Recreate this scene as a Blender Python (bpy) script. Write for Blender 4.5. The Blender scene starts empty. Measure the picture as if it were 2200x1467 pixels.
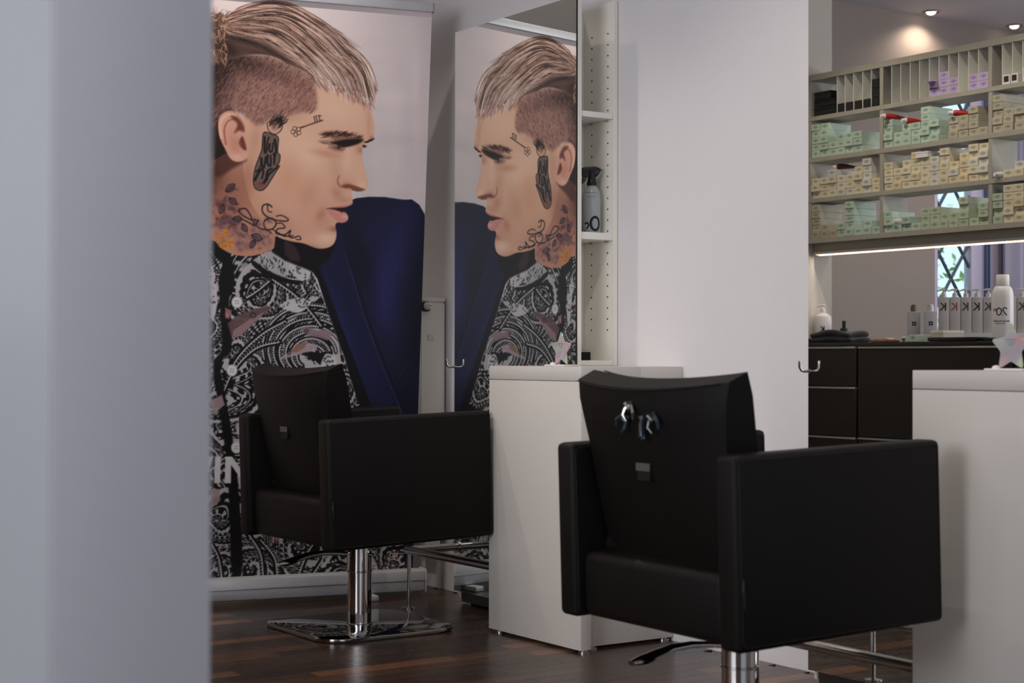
import bpy, bmesh, math, random
import numpy as np
from mathutils import Vector, Matrix
random.seed(4)
S = bpy.context.scene
COL = S.collection
PI = math.pi
# ---------------------------------------------------------------- camera
# x: towards the mirror wall, y: along it away from the camera, z: up (metres)
cam = bpy.data.objects.new('camera', bpy.data.cameras.new('camera')); COL.objects.link(cam); S.camera = cam
F_, TH, PT, RL = 3534.9, 0.592588, 0.0092115, 0.0020684
fw = Vector((math.sin(TH) * math.cos(PT), math.cos(TH) * math.cos(PT), math.sin(PT)))
rt = Vector((math.cos(TH), -math.sin(TH), 0)); up = rt.cross(fw)
r2 = rt * math.cos(RL) + up * math.sin(RL); u2 = up * math.cos(RL) - rt * math.sin(RL)
Mx = Matrix((r2, u2, -fw)).transposed().to_4x4(); Mx.translation = Vector((0, 0, .9)); cam.matrix_world = Mx
cam.data.sensor_width = 36; cam.data.lens = F_ / 2200 * 36
cam.data.dof.use_dof = True; cam.data.dof.focus_distance = 6.0; cam.data.dof.aperture_fstop = 5.2
cam.data.clip_start = .05
# ---------------------------------------------------------------- colour management, world, lights
V = S.view_settings; V.view_transform = 'Standard'; V.look = 'None'; V.exposure = 0.0; V.gamma = 1.0; V.use_curve_mapping = False
W = bpy.data.worlds.new('sky'); S.world = W; W.use_nodes = True
bg = W.node_tree.nodes['Background']; bg.inputs[0].default_value = (.72, .86, 1, 1); bg.inputs[1].default_value = 1.6
def area(name, loc, size, energy, col, rot):
    l = bpy.data.lights.new(name, 'AREA'); l.shape = 'RECTANGLE'; l.size, l.size_y = size; l.energy = energy; l.color = col
    o = bpy.data.objects.new(name, l); COL.objects.link(o); o.location = loc; o.rotation_euler = rot; return o
area('window_or_fill_light', (-2.45, 2.0, 1.75), (1.7, 2.6), 108, (.97, .97, 1), (0, -PI / 2, 0))          # daylight of the side windows
area('window_or_fill_light', (.9, -2.35, 1.75), (3.2, 1.8), 15, (.98, .97, 1), (PI / 2, 0, 0))         # daylight of the shop front behind the camera
def spot(x, y, e, col=(1, .86, .70), ang=95, z=2.92, tilt=(0, 0, 0)):
    l = bpy.data.lights.new('spot_light', 'SPOT'); l.energy = e; l.color = col; l.spot_size = math.radians(ang); l.spot_blend = .6; l.shadow_soft_size = .03
    o = bpy.data.objects.new('spot_light', l); COL.objects.link(o); o.location = (x, y, z); o.rotation_euler = tilt; return o
SPOTS = [(2.35, 4.9), (2.35, 3.3), (2.35, 1.6), (.1, 3.6)]
for x, y in SPOTS: spot(x, y, 42, (1, .93, .85), 110)
LABS = [(-1.114, 6.69), (-1.851, 6.68)]
for x, y in LABS: spot(x, y, 11 if x > -1.5 else 4, (1, .82, .66), 150)
for x, y in [(1.15, 5.5), (1.15, 4.6)]: spot(x, y, 40, (1, .90, .78), 120)  # added lamps out of view, brighten the carton fronts on the shelf
for x, y in [(-.5, 5.4), (-1.3, 5.6)]: spot(x, y, 26, (1, .86, .72), 140)  # added warm lamps out of view, brighten the room behind the shelf
area('window_or_fill_light', (-2.45, 5.0, 1.7), (1.6, 1.6), 22, (.74, .78, 1), (0, -PI / 2, 0))           # added cool fill for the far wall, no window built here
area('led_light', (.43025, 4.85, 1.4205), (.0014, 2.4), 3.0, (1, .84, .70), (0, 0, 0))             # the strip under the shelf
# ---------------------------------------------------------------- helpers
def prop(o, label=None, cat=None, group=None, kind=None):
    if label: o['label'] = label
    if cat: o['category'] = cat
    if group: o['group'] = group
    if kind: o['kind'] = kind
    return o
def thing(name, label, cat, loc=(0, 0, 0), rz=0, group=None):
    o = bpy.data.objects.new(name, None); COL.objects.link(o); o.location = loc; o.rotation_euler = (0, 0, rz); o.empty_display_size = .05
    return prop(o, label, cat, group)
class MB:
    def __init__(s): s.b = bmesh.new()
    def box(s, x0, x1, y0, y1, z0, z1, bev=0, seg=2, M=None):
        r = bmesh.ops.create_cube(s.b, size=1); vs = r['verts']
        for v in vs: v.co = Vector(((x0 + x1) / 2 + v.co.x * (x1 - x0), (y0 + y1) / 2 + v.co.y * (y1 - y0), (z0 + z1) / 2 + v.co.z * (z1 - z0)))
        if bev:
            es = list({e for v in vs for e in v.link_edges})
            g = bmesh.ops.bevel(s.b, geom=es, offset=bev, segments=seg, profile=.5, affect='EDGES'); vs = list({v for f in g['faces'] for v in f.verts} | {v for v in vs if v.is_valid})
        if M: bmesh.ops.transform(s.b, matrix=M, verts=vs)
        return s
    def tube(s, P, r, n=10, closed=False, cap=True):
        P = [Vector(p) for p in P]; N = len(P); rings = []; up_ = None
        R = r if isinstance(r, (list, tuple)) else [r] * N
        for i in range(N):
            a, b = (P[(i - 1) % N], P[(i + 1) % N]) if closed else (P[max(i - 1, 0)], P[min(i + 1, N - 1)])
            t = (b - a).normalized()
            if up_ is None: up_ = t.orthogonal().normalized()
            up_ = (up_ - t * up_.dot(t)).normalized(); w = t.cross(up_)
            rings.append([s.b.verts.new(P[i] + (up_ * math.cos(k * 2 * PI / n) + w * math.sin(k * 2 * PI / n)) * R[i]) for k in range(n)])
        for i in range(N if closed else N - 1):
            A, B = rings[i], rings[(i + 1) % N]
            for k in range(n): s.b.faces.new((A[k], A[(k + 1) % n], B[(k + 1) % n], B[k]))
        if cap and not closed: s.b.faces.new(rings[0][::-1]); s.b.faces.new(rings[-1])
        return s
    def lathe(s, prof, n=28, c=(0, 0), sy=1.0, a0=0):
        rings = []
        for r, z in prof:
            rings.append([s.b.verts.new((c[0] + max(r, 1e-5) * math.cos(k * 2 * PI / n + a0), c[1] + max(r, 1e-5) * sy * math.sin(k * 2 * PI / n + a0), z)) for k in range(n)])
        for A, B in zip(rings, rings[1:]):
            for k in range(n): s.b.faces.new((A[k], A[(k + 1) % n], B[(k + 1) % n], B[k]))
        s.b.faces.new(rings[0][::-1]); s.b.faces.new(rings[-1]); return s
    def prism(s, pts, z0, z1, M=None, bev=0):
        A = [s.b.verts.new((x, y, z0)) for x, y in pts]; B = [s.b.verts.new((x, y, z1)) for x, y in pts]; n = len(pts)
        fs = [s.b.faces.new(A[::-1]), s.b.faces.new(B)] + [s.b.faces.new((A[k], A[(k + 1) % n], B[(k + 1) % n], B[k])) for k in range(n)]
        vs = A + B
        if bev:
            es = [e for f in fs[:2] for e in f.edges]
            g = bmesh.ops.bevel(s.b, geom=es, offset=bev, segments=2, profile=.5, affect='EDGES'); vs = list({v for f in g['faces'] for v in f.verts} | {v for v in vs if v.is_valid})
        if M: bmesh.ops.transform(s.b, matrix=M, verts=vs)
        return s
    def xf(s, M): bmesh.ops.transform(s.b, matrix=M, verts=s.b.verts[:]); return s
    def build(s, name, m, parent=None, smooth=True, loc=None, label=None):
        bmesh.ops.recalc_face_normals(s.b, faces=s.b.faces[:])
        me = bpy.data.meshes.new(name); s.b.to_mesh(me); s.b.free()
        for mm in (m if isinstance(m, (list, tuple)) else [m]): me.materials.append(mm)
        if smooth:
            for p in me.polygons: p.use_smooth = True
            me.set_sharp_from_angle(angle=math.radians(38))
        o = bpy.data.objects.new(name, me); COL.objects.link(o)
        if parent: o.parent = parent
        if loc: o.location = loc
        if label: o['label'] = label
        return o
def dup(o, loc=None, rz=None, parent=None):
    c = o.copy(); COL.objects.link(c)
    if parent: c.parent = parent
    for ch in o.children: dup(ch, parent=c)
    if loc is not None: c.location = loc
    if rz is not None: c.rotation_euler = (0, 0, rz)
    return c
def struct(o): o['kind'] = 'structure'; return o
_tm = {}
def text(s, size, m, parent, M, name='lettering', wrap=None, depth=.0004, align='CENTER', bold=0, label=None):
    """flat lettering; local u -> x, v -> y of M (plane normal z); wrap = cylinder radius around the vertical axis"""
    cu = bpy.data.curves.new('t', 'FONT'); cu.body = s; cu.size = size; cu.align_x = align; cu.align_y = 'CENTER'; cu.extrude = depth; cu.offset = bold
    t = bpy.data.objects.new('t', cu); COL.objects.link(t); dg = bpy.context.evaluated_depsgraph_get(); dg.update()
    me = bpy.data.meshes.new_from_object(t.evaluated_get(dg)); bpy.data.objects.remove(t); bpy.data.curves.remove(cu)
    for v in me.vertices:
        x, y, z = v.co
        v.co = M @ (Vector((wrap * math.sin(x / wrap), y, wrap * math.cos(x / wrap) + z)) if wrap else Vector((x, y, z)))
    me.name = name; me.materials.clear(); me.materials.append(m)
    o = bpy.data.objects.new(name, me); COL.objects.link(o); o.parent = parent
    if label: o['label'] = label
    return o
def digits(items, m, parent, M, wrap, name='numeral'):
    """flat stroked numerals on a bottle: items = (glyph, x, y, height, stroke)"""
    b = MB()
    for g, x0, y0, H, w in items:
        if g == '0': P = [(x0 + .30 * H * math.cos(a), y0 + .5 * H + (.5 * H - w / 2) * math.sin(a)) for a in np.linspace(0, 2 * PI, 33)]
        else: P = [(x0 + .25 * H * math.cos(a), y0 + .73 * H + .24 * H * math.sin(a)) for a in np.linspace(2.9, -.6, 13)] + [(x0 + .05 * H, y0 + .34 * H), (x0 - .24 * H, y0 + .07 * H), (x0 - .24 * H, y0 + .06 * H), (x0 + .28 * H, y0 + .06 * H)]
        L_ = []; n = len(P)
        for i in range(n):
            a = Vector(P[max(i - 1, 0)]); c_ = Vector(P[min(i + 1, n - 1)])
            if g == '0' and i in (0, n - 1): a, c_ = Vector(P[-2]), Vector(P[1])
            t = (c_ - a).normalized(); nn_ = Vector((-t.y, t.x)) * w / 2; L_.append((Vector(P[i]) + nn_, Vector(P[i]) - nn_))
        vs = [[b.b.verts.new(M @ Vector((wrap * math.sin(q.x / wrap), q.y, wrap * math.cos(q.x / wrap) + .0003))) for q in pr] for pr in L_]
        for A, B in zip(vs, vs[1:]): b.b.faces.new((A[0], A[1], B[1], B[0]))
    return b.build(name, m, parent, smooth=False)
def face_mat(pos, nrm):   # local x right, y up, z out of a vertical surface whose normal is nrm
    n = Vector(nrm).normalized(); u = Vector((0, 0, 1)); r = u.cross(n)
    M = Matrix((r, u, n)).transposed().to_4x4(); M.translation = Vector(pos); return M
# ---------------------------------------------------------------- materials
def lin(c): return tuple((x / 255 / 12.92 if x <= 10 else ((x / 255 + .055) / 1.055) ** 2.4) for x in c) + (1,)
def mat(name, rgb, rough=.5, metal=0, bump=0, bscale=200, var=0, vscale=6, coat=0, emit=None, es=0, alpha=1, trans=0, ior=1.45, rand=0, spec=.5, sheen=0):
    m = bpy.data.materials.new(name); m.use_nodes = True; nt = m.node_tree; N, L = nt.nodes, nt.links; p = N['Principled BSDF']
    c = lin(rgb); p.inputs['Base Color'].default_value = c; p.inputs['Roughness'].default_value = rough; p.inputs['Metallic'].default_value = metal
    p.inputs['Coat Weight'].default_value = coat; p.inputs['Coat Roughness'].default_value = .08; p.inputs['Transmission Weight'].default_value = trans; p.inputs['IOR'].default_value = ior
    p.inputs['Specular IOR Level'].default_value = spec; p.inputs['Sheen Weight'].default_value = sheen
    tc = N.new('ShaderNodeTexCoord'); cur = None
    if var:
        no = N.new('ShaderNodeTexNoise'); no.inputs['Scale'].default_value = vscale; no.inputs['Detail'].default_value = 5; L.new(tc.outputs['Object'], no.inputs['Vector'])
        mr = N.new('ShaderNodeMapRange'); mr.inputs[1].default_value = .3; mr.inputs[2].default_value = .7; mr.inputs[3].default_value = 1 - var; mr.inputs[4].default_value = 1 + var * .4; L.new(no.outputs[0], mr.inputs[0])
        mx = N.new('ShaderNodeVectorMath'); mx.operation = 'SCALE'; mx.inputs[0].default_value = c[:3]; L.new(mr.outputs[0], mx.inputs['Scale']); cur = mx.outputs[0]
        L.new(cur, p.inputs['Base Color'])
    if rand:
        oi = N.new('ShaderNodeObjectInfo'); mr = N.new('ShaderNodeMapRange'); mr.inputs[3].default_value = 1 - rand; mr.inputs[4].default_value = 1 + rand * .5; L.new(oi.outputs['Random'], mr.inputs[0])
        mx = N.new('ShaderNodeVectorMath'); mx.operation = 'SCALE'; mx.inputs[0].default_value = c[:3]; L.new(mr.outputs[0], mx.inputs['Scale'])
        if cur: L.new(cur, mx.inputs[0])
        cur = mx.outputs[0]; L.new(cur, p.inputs['Base Color'])
    if bump:
        no = N.new('ShaderNodeTexNoise'); no.inputs['Scale'].default_value = bscale; no.inputs['Detail'].default_value = 4; L.new(tc.outputs['Object'], no.inputs['Vector'])
        b = N.new('ShaderNodeBump'); b.inputs['Strength'].default_value = bump; b.inputs['Distance'].default_value = .002; L.new(no.outputs[0], b.inputs['Height']); L.new(b.outputs[0], p.inputs['Normal'])
    if emit: p.inputs['Emission Color'].default_value = lin(emit); p.inputs['Emission Strength'].default_value = es
    return m
WALL = mat('white_wall_paint', (220, 216, 217), .7, bump=.25, bscale=60, var=.03, vscale=1.5)
TAUPE = mat('grey_wall_paint', (160, 147, 138), .75, bump=.25, bscale=60, var=.04, vscale=1.5)
TAUPE2 = mat('warm_grey_wall_paint', (206, 197, 186), .75, bump=.25, bscale=60, var=.04, vscale=1.5)
CEIL = mat('ceiling_paint', (196, 190, 190), .8, var=.03)
PART = mat('partition_paint', (196, 194, 200), .45, var=.02, vscale=1)
LAC = mat('grey_lacquer', (140, 143, 147), .3, spec=.6)
WHITE = mat('white_melamine', (204, 198, 192), .30, bump=.05, bscale=30, coat=.35)
CREAM = mat('white_shelf_board', (234, 230, 220), .4)
HOLE = mat('dark_hole', (18, 18, 18), .8)
LEATH = mat('dark_brown_leather', (13, 9.5, 8), .55, spec=.2, bump=.35, bscale=420, var=.12, vscale=14)
PIPE = mat('leather_piping', (16, 12, 10), .7, spec=.3)
CHROME = mat('polished_chrome', (206, 202, 200), .07, 1)
STEEL = mat('brushed_steel', (190, 184, 180), .22, 1, bump=.05, bscale=300)
DCHR = mat('base_plate_chrome', (170, 168, 168), .05, 1)
ALU = mat('anodised_aluminium', (200, 200, 204), .42, .35, var=.05, vscale=20)
MIRR = mat('mirror_silver', (226, 228, 226), .0, 1)
BLACK = mat('black_plastic', (16, 16, 18), .35)
BLK2 = mat('black_print', (14, 14, 15), .6)
DARKW = mat('black_brown_veneer', (26, 19, 16), .45, var=.3, vscale=9)
GREYM = mat('grey_metal_strip', (170, 164, 158), .35, .6)
SHELF = mat('grey_beige_board', (164, 159, 147), .5, var=.08, vscale=12)
SHELFW = mat('white_divider', (222, 220, 208), .45)
RAD = mat('radiator_enamel', (222, 220, 212), .4, bump=.05, bscale=40)
PLW = mat('white_plastic', (226, 222, 220), .35)
PLG = mat('grey_plastic_bottle', (160, 166, 170), .32, coat=.2)
RED = mat('red_tube', (176, 40, 34), .35)
DRED = mat('dark_red_tube', (70, 22, 32), .4)
TOWEL = mat('black_towel', (26, 22, 30), .95, bump=1, bscale=240, sheen=.2)
LINE = mat('grey_line', (120, 120, 118), .6)
# ---------------------------------------------------------------- flat print of the roll-up banner (painted in memory)
PX0, PY0, PW, PH = 396, -24, 540, 1304
class Canvas:
    def __init__(s, x0, y0, w, h, col):
        s.x0, s.y0, s.w, s.h = x0, y0, w, h
        s.a = np.zeros((h, w, 3), np.float32); s.a[:] = np.array(col, np.float32) / 255.0
        s.X, s.Y = np.meshgrid(np.arange(w) + x0 + .5, np.arange(h) + y0 + .5)
        s.X = s.X.astype(np.float32); s.Y = s.Y.astype(np.float32)
    def box(s, pts, m):
        x0 = max(0, int(pts[:, 0].min() - m - s.x0)); x1 = min(s.w, int(pts[:, 0].max() + m - s.x0) + 2)
        y0 = max(0, int(pts[:, 1].min() - m - s.y0)); y1 = min(s.h, int(pts[:, 1].max() + m - s.y0) + 2)
        return (slice(y0, y1), slice(x0, x1)) if x1 > x0 and y1 > y0 else None
    def blend(s, sl, m, col, clip=None):
        if clip is not None: m = m * clip[sl]
        m = m[..., None]; c = np.array(col, np.float32) / 255.0
        s.a[sl] = s.a[sl] * (1 - m) + c * m
    def pmask(s, pts, soft=1.0):
        sl = s.box(pts, soft + 1)
        if sl is None: return None, None
        X, Y = s.X[sl], s.Y[sl]
        d2 = np.full(X.shape, 1e12, np.float32); ins = np.zeros(X.shape, bool)
        n = len(pts)
        for i in range(n):
            ax, ay = pts[i]; bx, by = pts[(i + 1) % n]
            ex, ey = bx - ax, by - ay
            L = ex * ex + ey * ey + 1e-9
            t = np.clip(((X - ax) * ex + (Y - ay) * ey) / L, 0, 1)
            d2 = np.minimum(d2, (X - ax - t * ex) ** 2 + (Y - ay - t * ey) ** 2)
            if ay != by:
                ins ^= ((ay > Y) != (by > Y)) & (X < ex * (Y - ay) / (by - ay) + ax)
        d = np.sqrt(d2); d = np.where(ins, d, -d)
        v = np.clip(d / soft * .5 + .5, 0, 1)
        return sl, v * v * (3 - 2 * v) if soft > 2 else v
    def full(s, pts, soft=1.0):
        m = np.zeros((s.h, s.w), np.float32); sl, v = s.pmask(np.asarray(pts, float), soft)
        if sl is not None: m[sl] = v
        return m
    def poly(s, pts, col, al=1.0, soft=1.0, clip=None):
        sl, m = s.pmask(np.asarray(pts, float), soft)
        if sl is not None: s.blend(sl, m * al, col, clip)
    def line(s, pts, w0, w1, col, al=1.0, clip=None, mid=None):
        pts = np.asarray(pts, float); sl = s.box(pts, max(w0, w1, mid or 0) + 1.5)
        if sl is None: return
        X, Y = s.X[sl], s.Y[sl]; best = np.zeros(X.shape, np.float32); n = len(pts) - 1
        for i in range(n):
            ax, ay = pts[i]; ex, ey = pts[i + 1] - pts[i]
            L = ex * ex + ey * ey + 1e-9
            t = np.clip(((X - ax) * ex + (Y - ay) * ey) / L, 0, 1)
            d = np.sqrt((X - ax - t * ex) ** 2 + (Y - ay - t * ey) ** 2)
            u = (i + t) / n; w = w0 + (w1 - w0) * u
            if mid is not None: w = w + (mid - (w0 + w1) / 2) * 4 * u * (1 - u)
            best = np.maximum(best, np.clip(w * .5 - d + .5, 0, 1) * np.clip(w, 0, 1))
        s.blend(sl, best * al, col, clip)
    def blob(s, cx, cy, rx, ry, rot, col, al, clip=None):
        R = max(rx, ry) * 2.6; sl = s.box(np.array([[cx - R, cy - R], [cx + R, cy + R]]), 0)
        if sl is None: return
        c, q = math.cos(math.radians(rot)), math.sin(math.radians(rot))
        dx, dy = s.X[sl] - cx, s.Y[sl] - cy
        u, v = (dx * c + dy * q) / rx, (-dx * q + dy * c) / ry
        s.blend(sl, al * np.exp(-(u * u + v * v)), col, clip)

def spl(P, closed=False, n=7):
    P = np.asarray(P, float); N = len(P); out = []
    for i in range(N if closed else N - 1):
        g = (lambda k: P[k % N]) if closed else (lambda k: P[min(max(k, 0), N - 1)])
        p0, p1, p2, p3 = g(i - 1), g(i), g(i + 1), g(i + 2)
        for k in range(n):
            t = k / n
            out.append(.5 * (2 * p1 + (p2 - p0) * t + (2 * p0 - 5 * p1 + 4 * p2 - p3) * t * t + (3 * p1 - p0 - 3 * p2 + p3) * t ** 3))
    if not closed: out.append(P[-1])
    return np.array(out)
def za(L):   # tracing frame of the upper half
    return [(x / 3.26 + 440, y / 3.26) for x, y in L]
def zb(L):   # tracing frame of the lower half
    return [(x / 3.26 + 440, y / 3.26 + 400) for x, y in L]

def paint_banner():
    rg = np.random.RandomState(7)
    c = Canvas(PX0, PY0, PW, PH, (214, 198, 196))
    X, Y = c.X, c.Y
    g = np.clip((X - 500) / 450, 0, 1)[..., None]
    c.a = c.a * (1 - g) + np.array([200, 188, 190], np.float32) / 255 * g
    for i in range(26):
        c.blob(rg.uniform(760, 940), rg.uniform(20, 440), rg.uniform(20, 90), rg.uniform(4, 22), rg.choice([0, 90]), (186, 170, 174) if i % 2 else (222, 206, 204), .22)
    # ---- navy jacket
    jk = zb([(1000, 110), (1060, 84), (1150, 74), (1260, 76), (1400, 96), (1450, 94), (1500, 130), (1535, 190), (1560, 260), (1560, 1500), (1490, 1800), (1480, 2800), (1340, 2800), (1200, 1900), (1060, 1500), (980, 1200), (870, 900), (790, 650), (700, 520), (820, 430), (860, 300), (880, 180)])
    jm = c.full(jk, 1.2)
    c.poly(jk, (29, 28, 66), 1, 1.2)
    for b in [(905 - 60, 560, 34, 120, 12, (46, 44, 116), .75), (800, 500, 26, 40, 20, (37, 35, 90), .6), (826, 640, 24, 90, -8, (48, 45, 124), .6), (742, 700, 16, 150, -17, (42, 40, 108), .75),
              (790, 790, 14, 130, -22, (42, 40, 110), .6), (868, 480, 30, 30, 0, (38, 37, 88), .6), (890, 720, 22, 140, 6, (20, 20, 44), .8), (775, 560, 22, 60, -15, (21, 21, 48), .8), (860, 850, 30, 90, -10, (23, 23, 58), .6)]:
        c.blob(*b[:5], b[5], b[6], jm)
    c.poly(spl(zb([(925, 290), (985, 465), (1050, 680), (1110, 890), (1190, 1110), (1270, 1320), (1345, 1500), (1180, 1500), (1060, 1200), (960, 900), (870, 640), (780, 470)]), True, 5), (31, 30, 80), .75, 5, jm)
    c.line(spl(zb([(985, 465), (1050, 680), (1110, 890), (1190, 1110), (1270, 1320), (1345, 1500), (1400, 1650)])), 3, 4, (62, 60, 136), .55, jm)
    c.line(spl(zb([(1000, 470), (1066, 680), (1126, 890), (1206, 1110), (1286, 1320), (1361, 1500)])), 8, 8, (17, 17, 38), .6, jm)
    c.line(spl(zb([(760, 560), (860, 850), (960, 1130), (1080, 1467), (1300, 2100)])), 22, 40, (13, 13, 26), .9, jm)
    c.line(spl(zb([(1330, 1400), (1400, 1260), (1500, 1150)])), 1.3, 1.3, (60, 60, 120), .5, jm)
    c.line(spl(zb([(1350, 1440), (1420, 1330), (1500, 1270)])), 1.3, 1.3, (60, 60, 120), .45, jm)
    c.line(spl(zb([(1395, 95), (1450, 96), (1500, 135), (1536, 200)])), 5, 4, (16, 16, 40), .8, jm)
    nz = rg.rand(PH, PW).astype(np.float32)
    hl = ((nz > .86) * .10 * jm * np.clip(c.a[..., 2] * 3.2 - .5, 0, 1))[..., None]
    c.a = c.a + hl * np.array([.55, .55, 1.], np.float32)
    c.a[..., 2] *= 1 - .20 * jm; c.a[..., 0] *= 1 - .05 * jm
    # ---- patterned shirt
    sh = zb([(-60, 330), (60, 350), (120, 430), (210, 470), (330, 485), (470, 440), (560, 500), (700, 520), (770, 640), (850, 850), (950, 1130), (1060, 1467), (1210, 1900), (1390, 2500), (1410, 2800), (-160, 2800), (-160, 330)])
    sm = c.full(sh, 1.2)
    cen = [(668, 735, 118, 200), (560, 640, 62, 60), (515, 770, 60, 300), (690, 610, 46, 120), (455, 700, 46, 20), (735, 850, 56, 80), (462, 860, 56, 150), (600, 905, 90, 240), (455, 990, 46, 40),
           (700, 985, 90, 320), (560, 1050, 80, 10), (470, 1120, 62, 100), (650, 1170, 92, 190), (800, 1130, 84, 70), (545, 1215, 74, 280), (760, 1250, 84, 0), (456, 1235, 52, 200), (850, 1215, 56, 130), (456, 610, 40, 260)]
    best = np.full(X.shape, 9., np.float32); pat = np.zeros(X.shape, np.float32)
    wob = 3.2 * np.sin(X / 17 + np.sin(Y / 23) * 2) + 2.6 * np.sin(Y / 13 + X / 41)
    for k, (cx, cy, R, ro) in enumerate(cen):
        dx, dy = X - cx + wob, Y - cy - wob * .7
        th = np.arctan2(dy, dx) - math.radians(ro); r = np.hypot(dx, dy)
        q = r / R * (1 + .42 * np.cos(th) + .1 * np.sin(3 * th)); spir = q * 6.2 + th / (2 * math.pi) * (1 if k % 2 else -1) * 2
        fr = spir - np.floor(spir); bi = np.floor(spir).astype(int) % 4
        nt = np.maximum(6, np.round(q * R / 3.2)); tooth = np.abs(((th / (2 * math.pi) * nt * 1.6) % 1) - .5) * 2
        v = np.where(bi == 0, (fr < .22) | ((fr < .85) & (tooth > .62)), np.where(bi == 1, (fr < .14) | ((fr > .42) & (fr < .72) & (tooth > .5)), np.where(bi == 2, fr > .3 + .25 * tooth, (fr < .2) | ((tooth < .3) & (fr < .8)))))
        w = q < best
        best = np.where(w, q, best); pat = np.where(w & (q < 1.25), v.astype(np.float32), pat)
    sprig = ((np.sin(X * .55 + 3 * np.sin(Y * .09)) * np.sin(Y * .5 + 3 * np.sin(X * .07)) > .18)).astype(np.float32)
    pat = np.where(best >= 1.25, sprig, pat)
    p = pat.copy(); p[1:-1, 1:-1] = (pat[1:-1, 1:-1] * 3 + pat[:-2, 1:-1] + pat[2:, 1:-1] + pat[1:-1, :-2] + pat[1:-1, 2:]) / 7
    dk, lt = np.array([24, 22, 23], np.float32) / 255, np.array([172, 168, 170], np.float32) / 255
    shc = dk + (lt - dk) * p[..., None]
    c.a = c.a * (1 - sm[..., None]) + shc * sm[..., None]
    LT, BK = (192, 188, 190), (20, 18, 19)
    def comb(P, w, dirn=1, ln=8, st=5, col=LT, wt=2.0):
        q = spl(P, False, 10); c.line(q, w, w, col, 1, sm); acc = 0
        for i in range(1, len(q)):
            d = q[i] - q[i - 1]; L = np.hypot(*d); acc += L
            if acc > st:
                acc = 0; n = np.array([-d[1], d[0]]) / max(L, 1e-6) * dirn
                c.line([q[i], q[i] + n * ln + d / max(L, 1e-6) * 3], wt, .6, col, 1, sm)
    # broad swirl on the chest
    for k, (rx, ry) in enumerate([(104, 92), (92, 80), (80, 69), (68, 57), (54, 46), (42, 36), (30, 25)]):
        P = [(668 + rx * math.cos(a), 748 + ry * math.sin(a) + k * 3) for a in np.linspace(math.radians(165 - k * 6), math.radians(395 - k * 10), 16)]
        c.line(spl(P), 11, 9, BK, .92, sm)
        comb(P, 2.2, 1 if k % 2 else -1, 6.5, 4.5)
    for P, d in [([(480, 830), (510, 770), (560, 720), (612, 690)], 1), ([(470, 870), (500, 800), (548, 750), (600, 735)], -1), ([(600, 585), (560, 620), (530, 640)], 1), ([(585, 600), (640, 640), (690, 700)], 1),
                 ([(545, 560), (590, 590), (650, 600), (672, 575)], -1), ([(455, 1170), (470, 1200), (478, 1250)], 1), ([(535, 1150), (560, 1190), (566, 1250)], 1), ([(560, 1160), (590, 1200), (596, 1250)], -1),
                 ([(690, 1145), (660, 1190), (640, 1240)], 1), ([(720, 1140), (700, 1190), (668, 1240)], -1), ([(760, 700), (790, 770), (830, 850)], 1)]:
        c.line(spl(P), 13, 13, BK, .9, sm); comb(P, 2.4, d, 7, 5)
    for P in [[(600, 655), (640, 640), (668, 650), (640, 672)], [(450, 600), (468, 640), (455, 690)], [(700, 760), (722, 770), (716, 800), (690, 790)], [(612, 560), (655, 565), (668, 600), (640, 600)], [(770, 1175), (800, 1195), (815, 1245), (785, 1245)],
              [(455, 560), (446, 600), (466, 620)], [(700, 1160), (716, 1190), (690, 1220)]]:
        c.poly(spl(P, True), LT, .95, 1.5, sm)
        for k in range(5):
            q = rg.uniform(0, 1); a = np.array(P[0]) * (1 - q) + np.array(P[2]) * q
            for j in range(5): c.blob(a[0] + rg.uniform(-9, 9), a[1] + rg.uniform(-9, 9), 1.7, 1.7, 0, BK, .9, sm)
    # collar and dark placket
    c.poly(spl(zb([(335, 520), (470, 450), (560, 480), (600, 520), (560, 640), (450, 590), (380, 560)]), True, 5), (176, 172, 174), .9, 1, sm)
    for k in range(34):
        a = rg.uniform(0, 1, 2); x, y = 440 + (380 + 190 * a[0]) / 3.26, 400 + (490 + 110 * a[1]) / 3.26
        c.line([(x, y), (x + rg.uniform(-5, 5), y + rg.uniform(3, 8))], 2.2, 1, BK, .9, sm)
    c.poly(spl(zb([(325, 530), (350, 570), (450, 640), (600, 685), (640, 670), (560, 640), (440, 590), (350, 525)]), True, 5), BK, .95, 1.5, sm)
    c.poly(spl(zb([(60, 380), (150, 440), (200, 560), (205, 700), (170, 800), (190, 1000), (180, 1150), (110, 1250), (150, 1500), (200, 1800), (250, 2300), (260, 2700), (190, 2700), (160, 2000), (90, 1500), (60, 1250), (120, 1130), (110, 900), (100, 640), (140, 560), (60, 480)]), True, 5), (15, 14, 15), .96, 2, sm)
    for (x, y) in [(225, 812), (190, 1290), (222, 1830)]:
        x, y = x / 3.26 + 440, y / 3.26 + 400
        c.poly([(x + 12 * math.cos(a), y + 13 * math.sin(a)) for a in np.linspace(0, 6.28, 22)[:-1]], (206, 202, 200), 1, 1.2, sm)
        c.line([(x + 11 * math.cos(a), y + 12 * math.sin(a)) for a in np.linspace(0, 6.3, 22)], 1.2, 1.2, (120, 116, 116), .7, sm)
        for dx in (-2.6, 2.6):
            for dy in (-2.6, 2.6): c.blob(x + dx, y + dy, 1.1, 1.1, 0, (60, 56, 56), .95)
    c.poly([(x / 3.26 + 440, y / 3.26 + 400) for x, y in [(245, 545), (290, 530), (312, 555), (300, 585), (265, 590)]], (170, 165, 166), .8, 2, sm)
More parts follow.
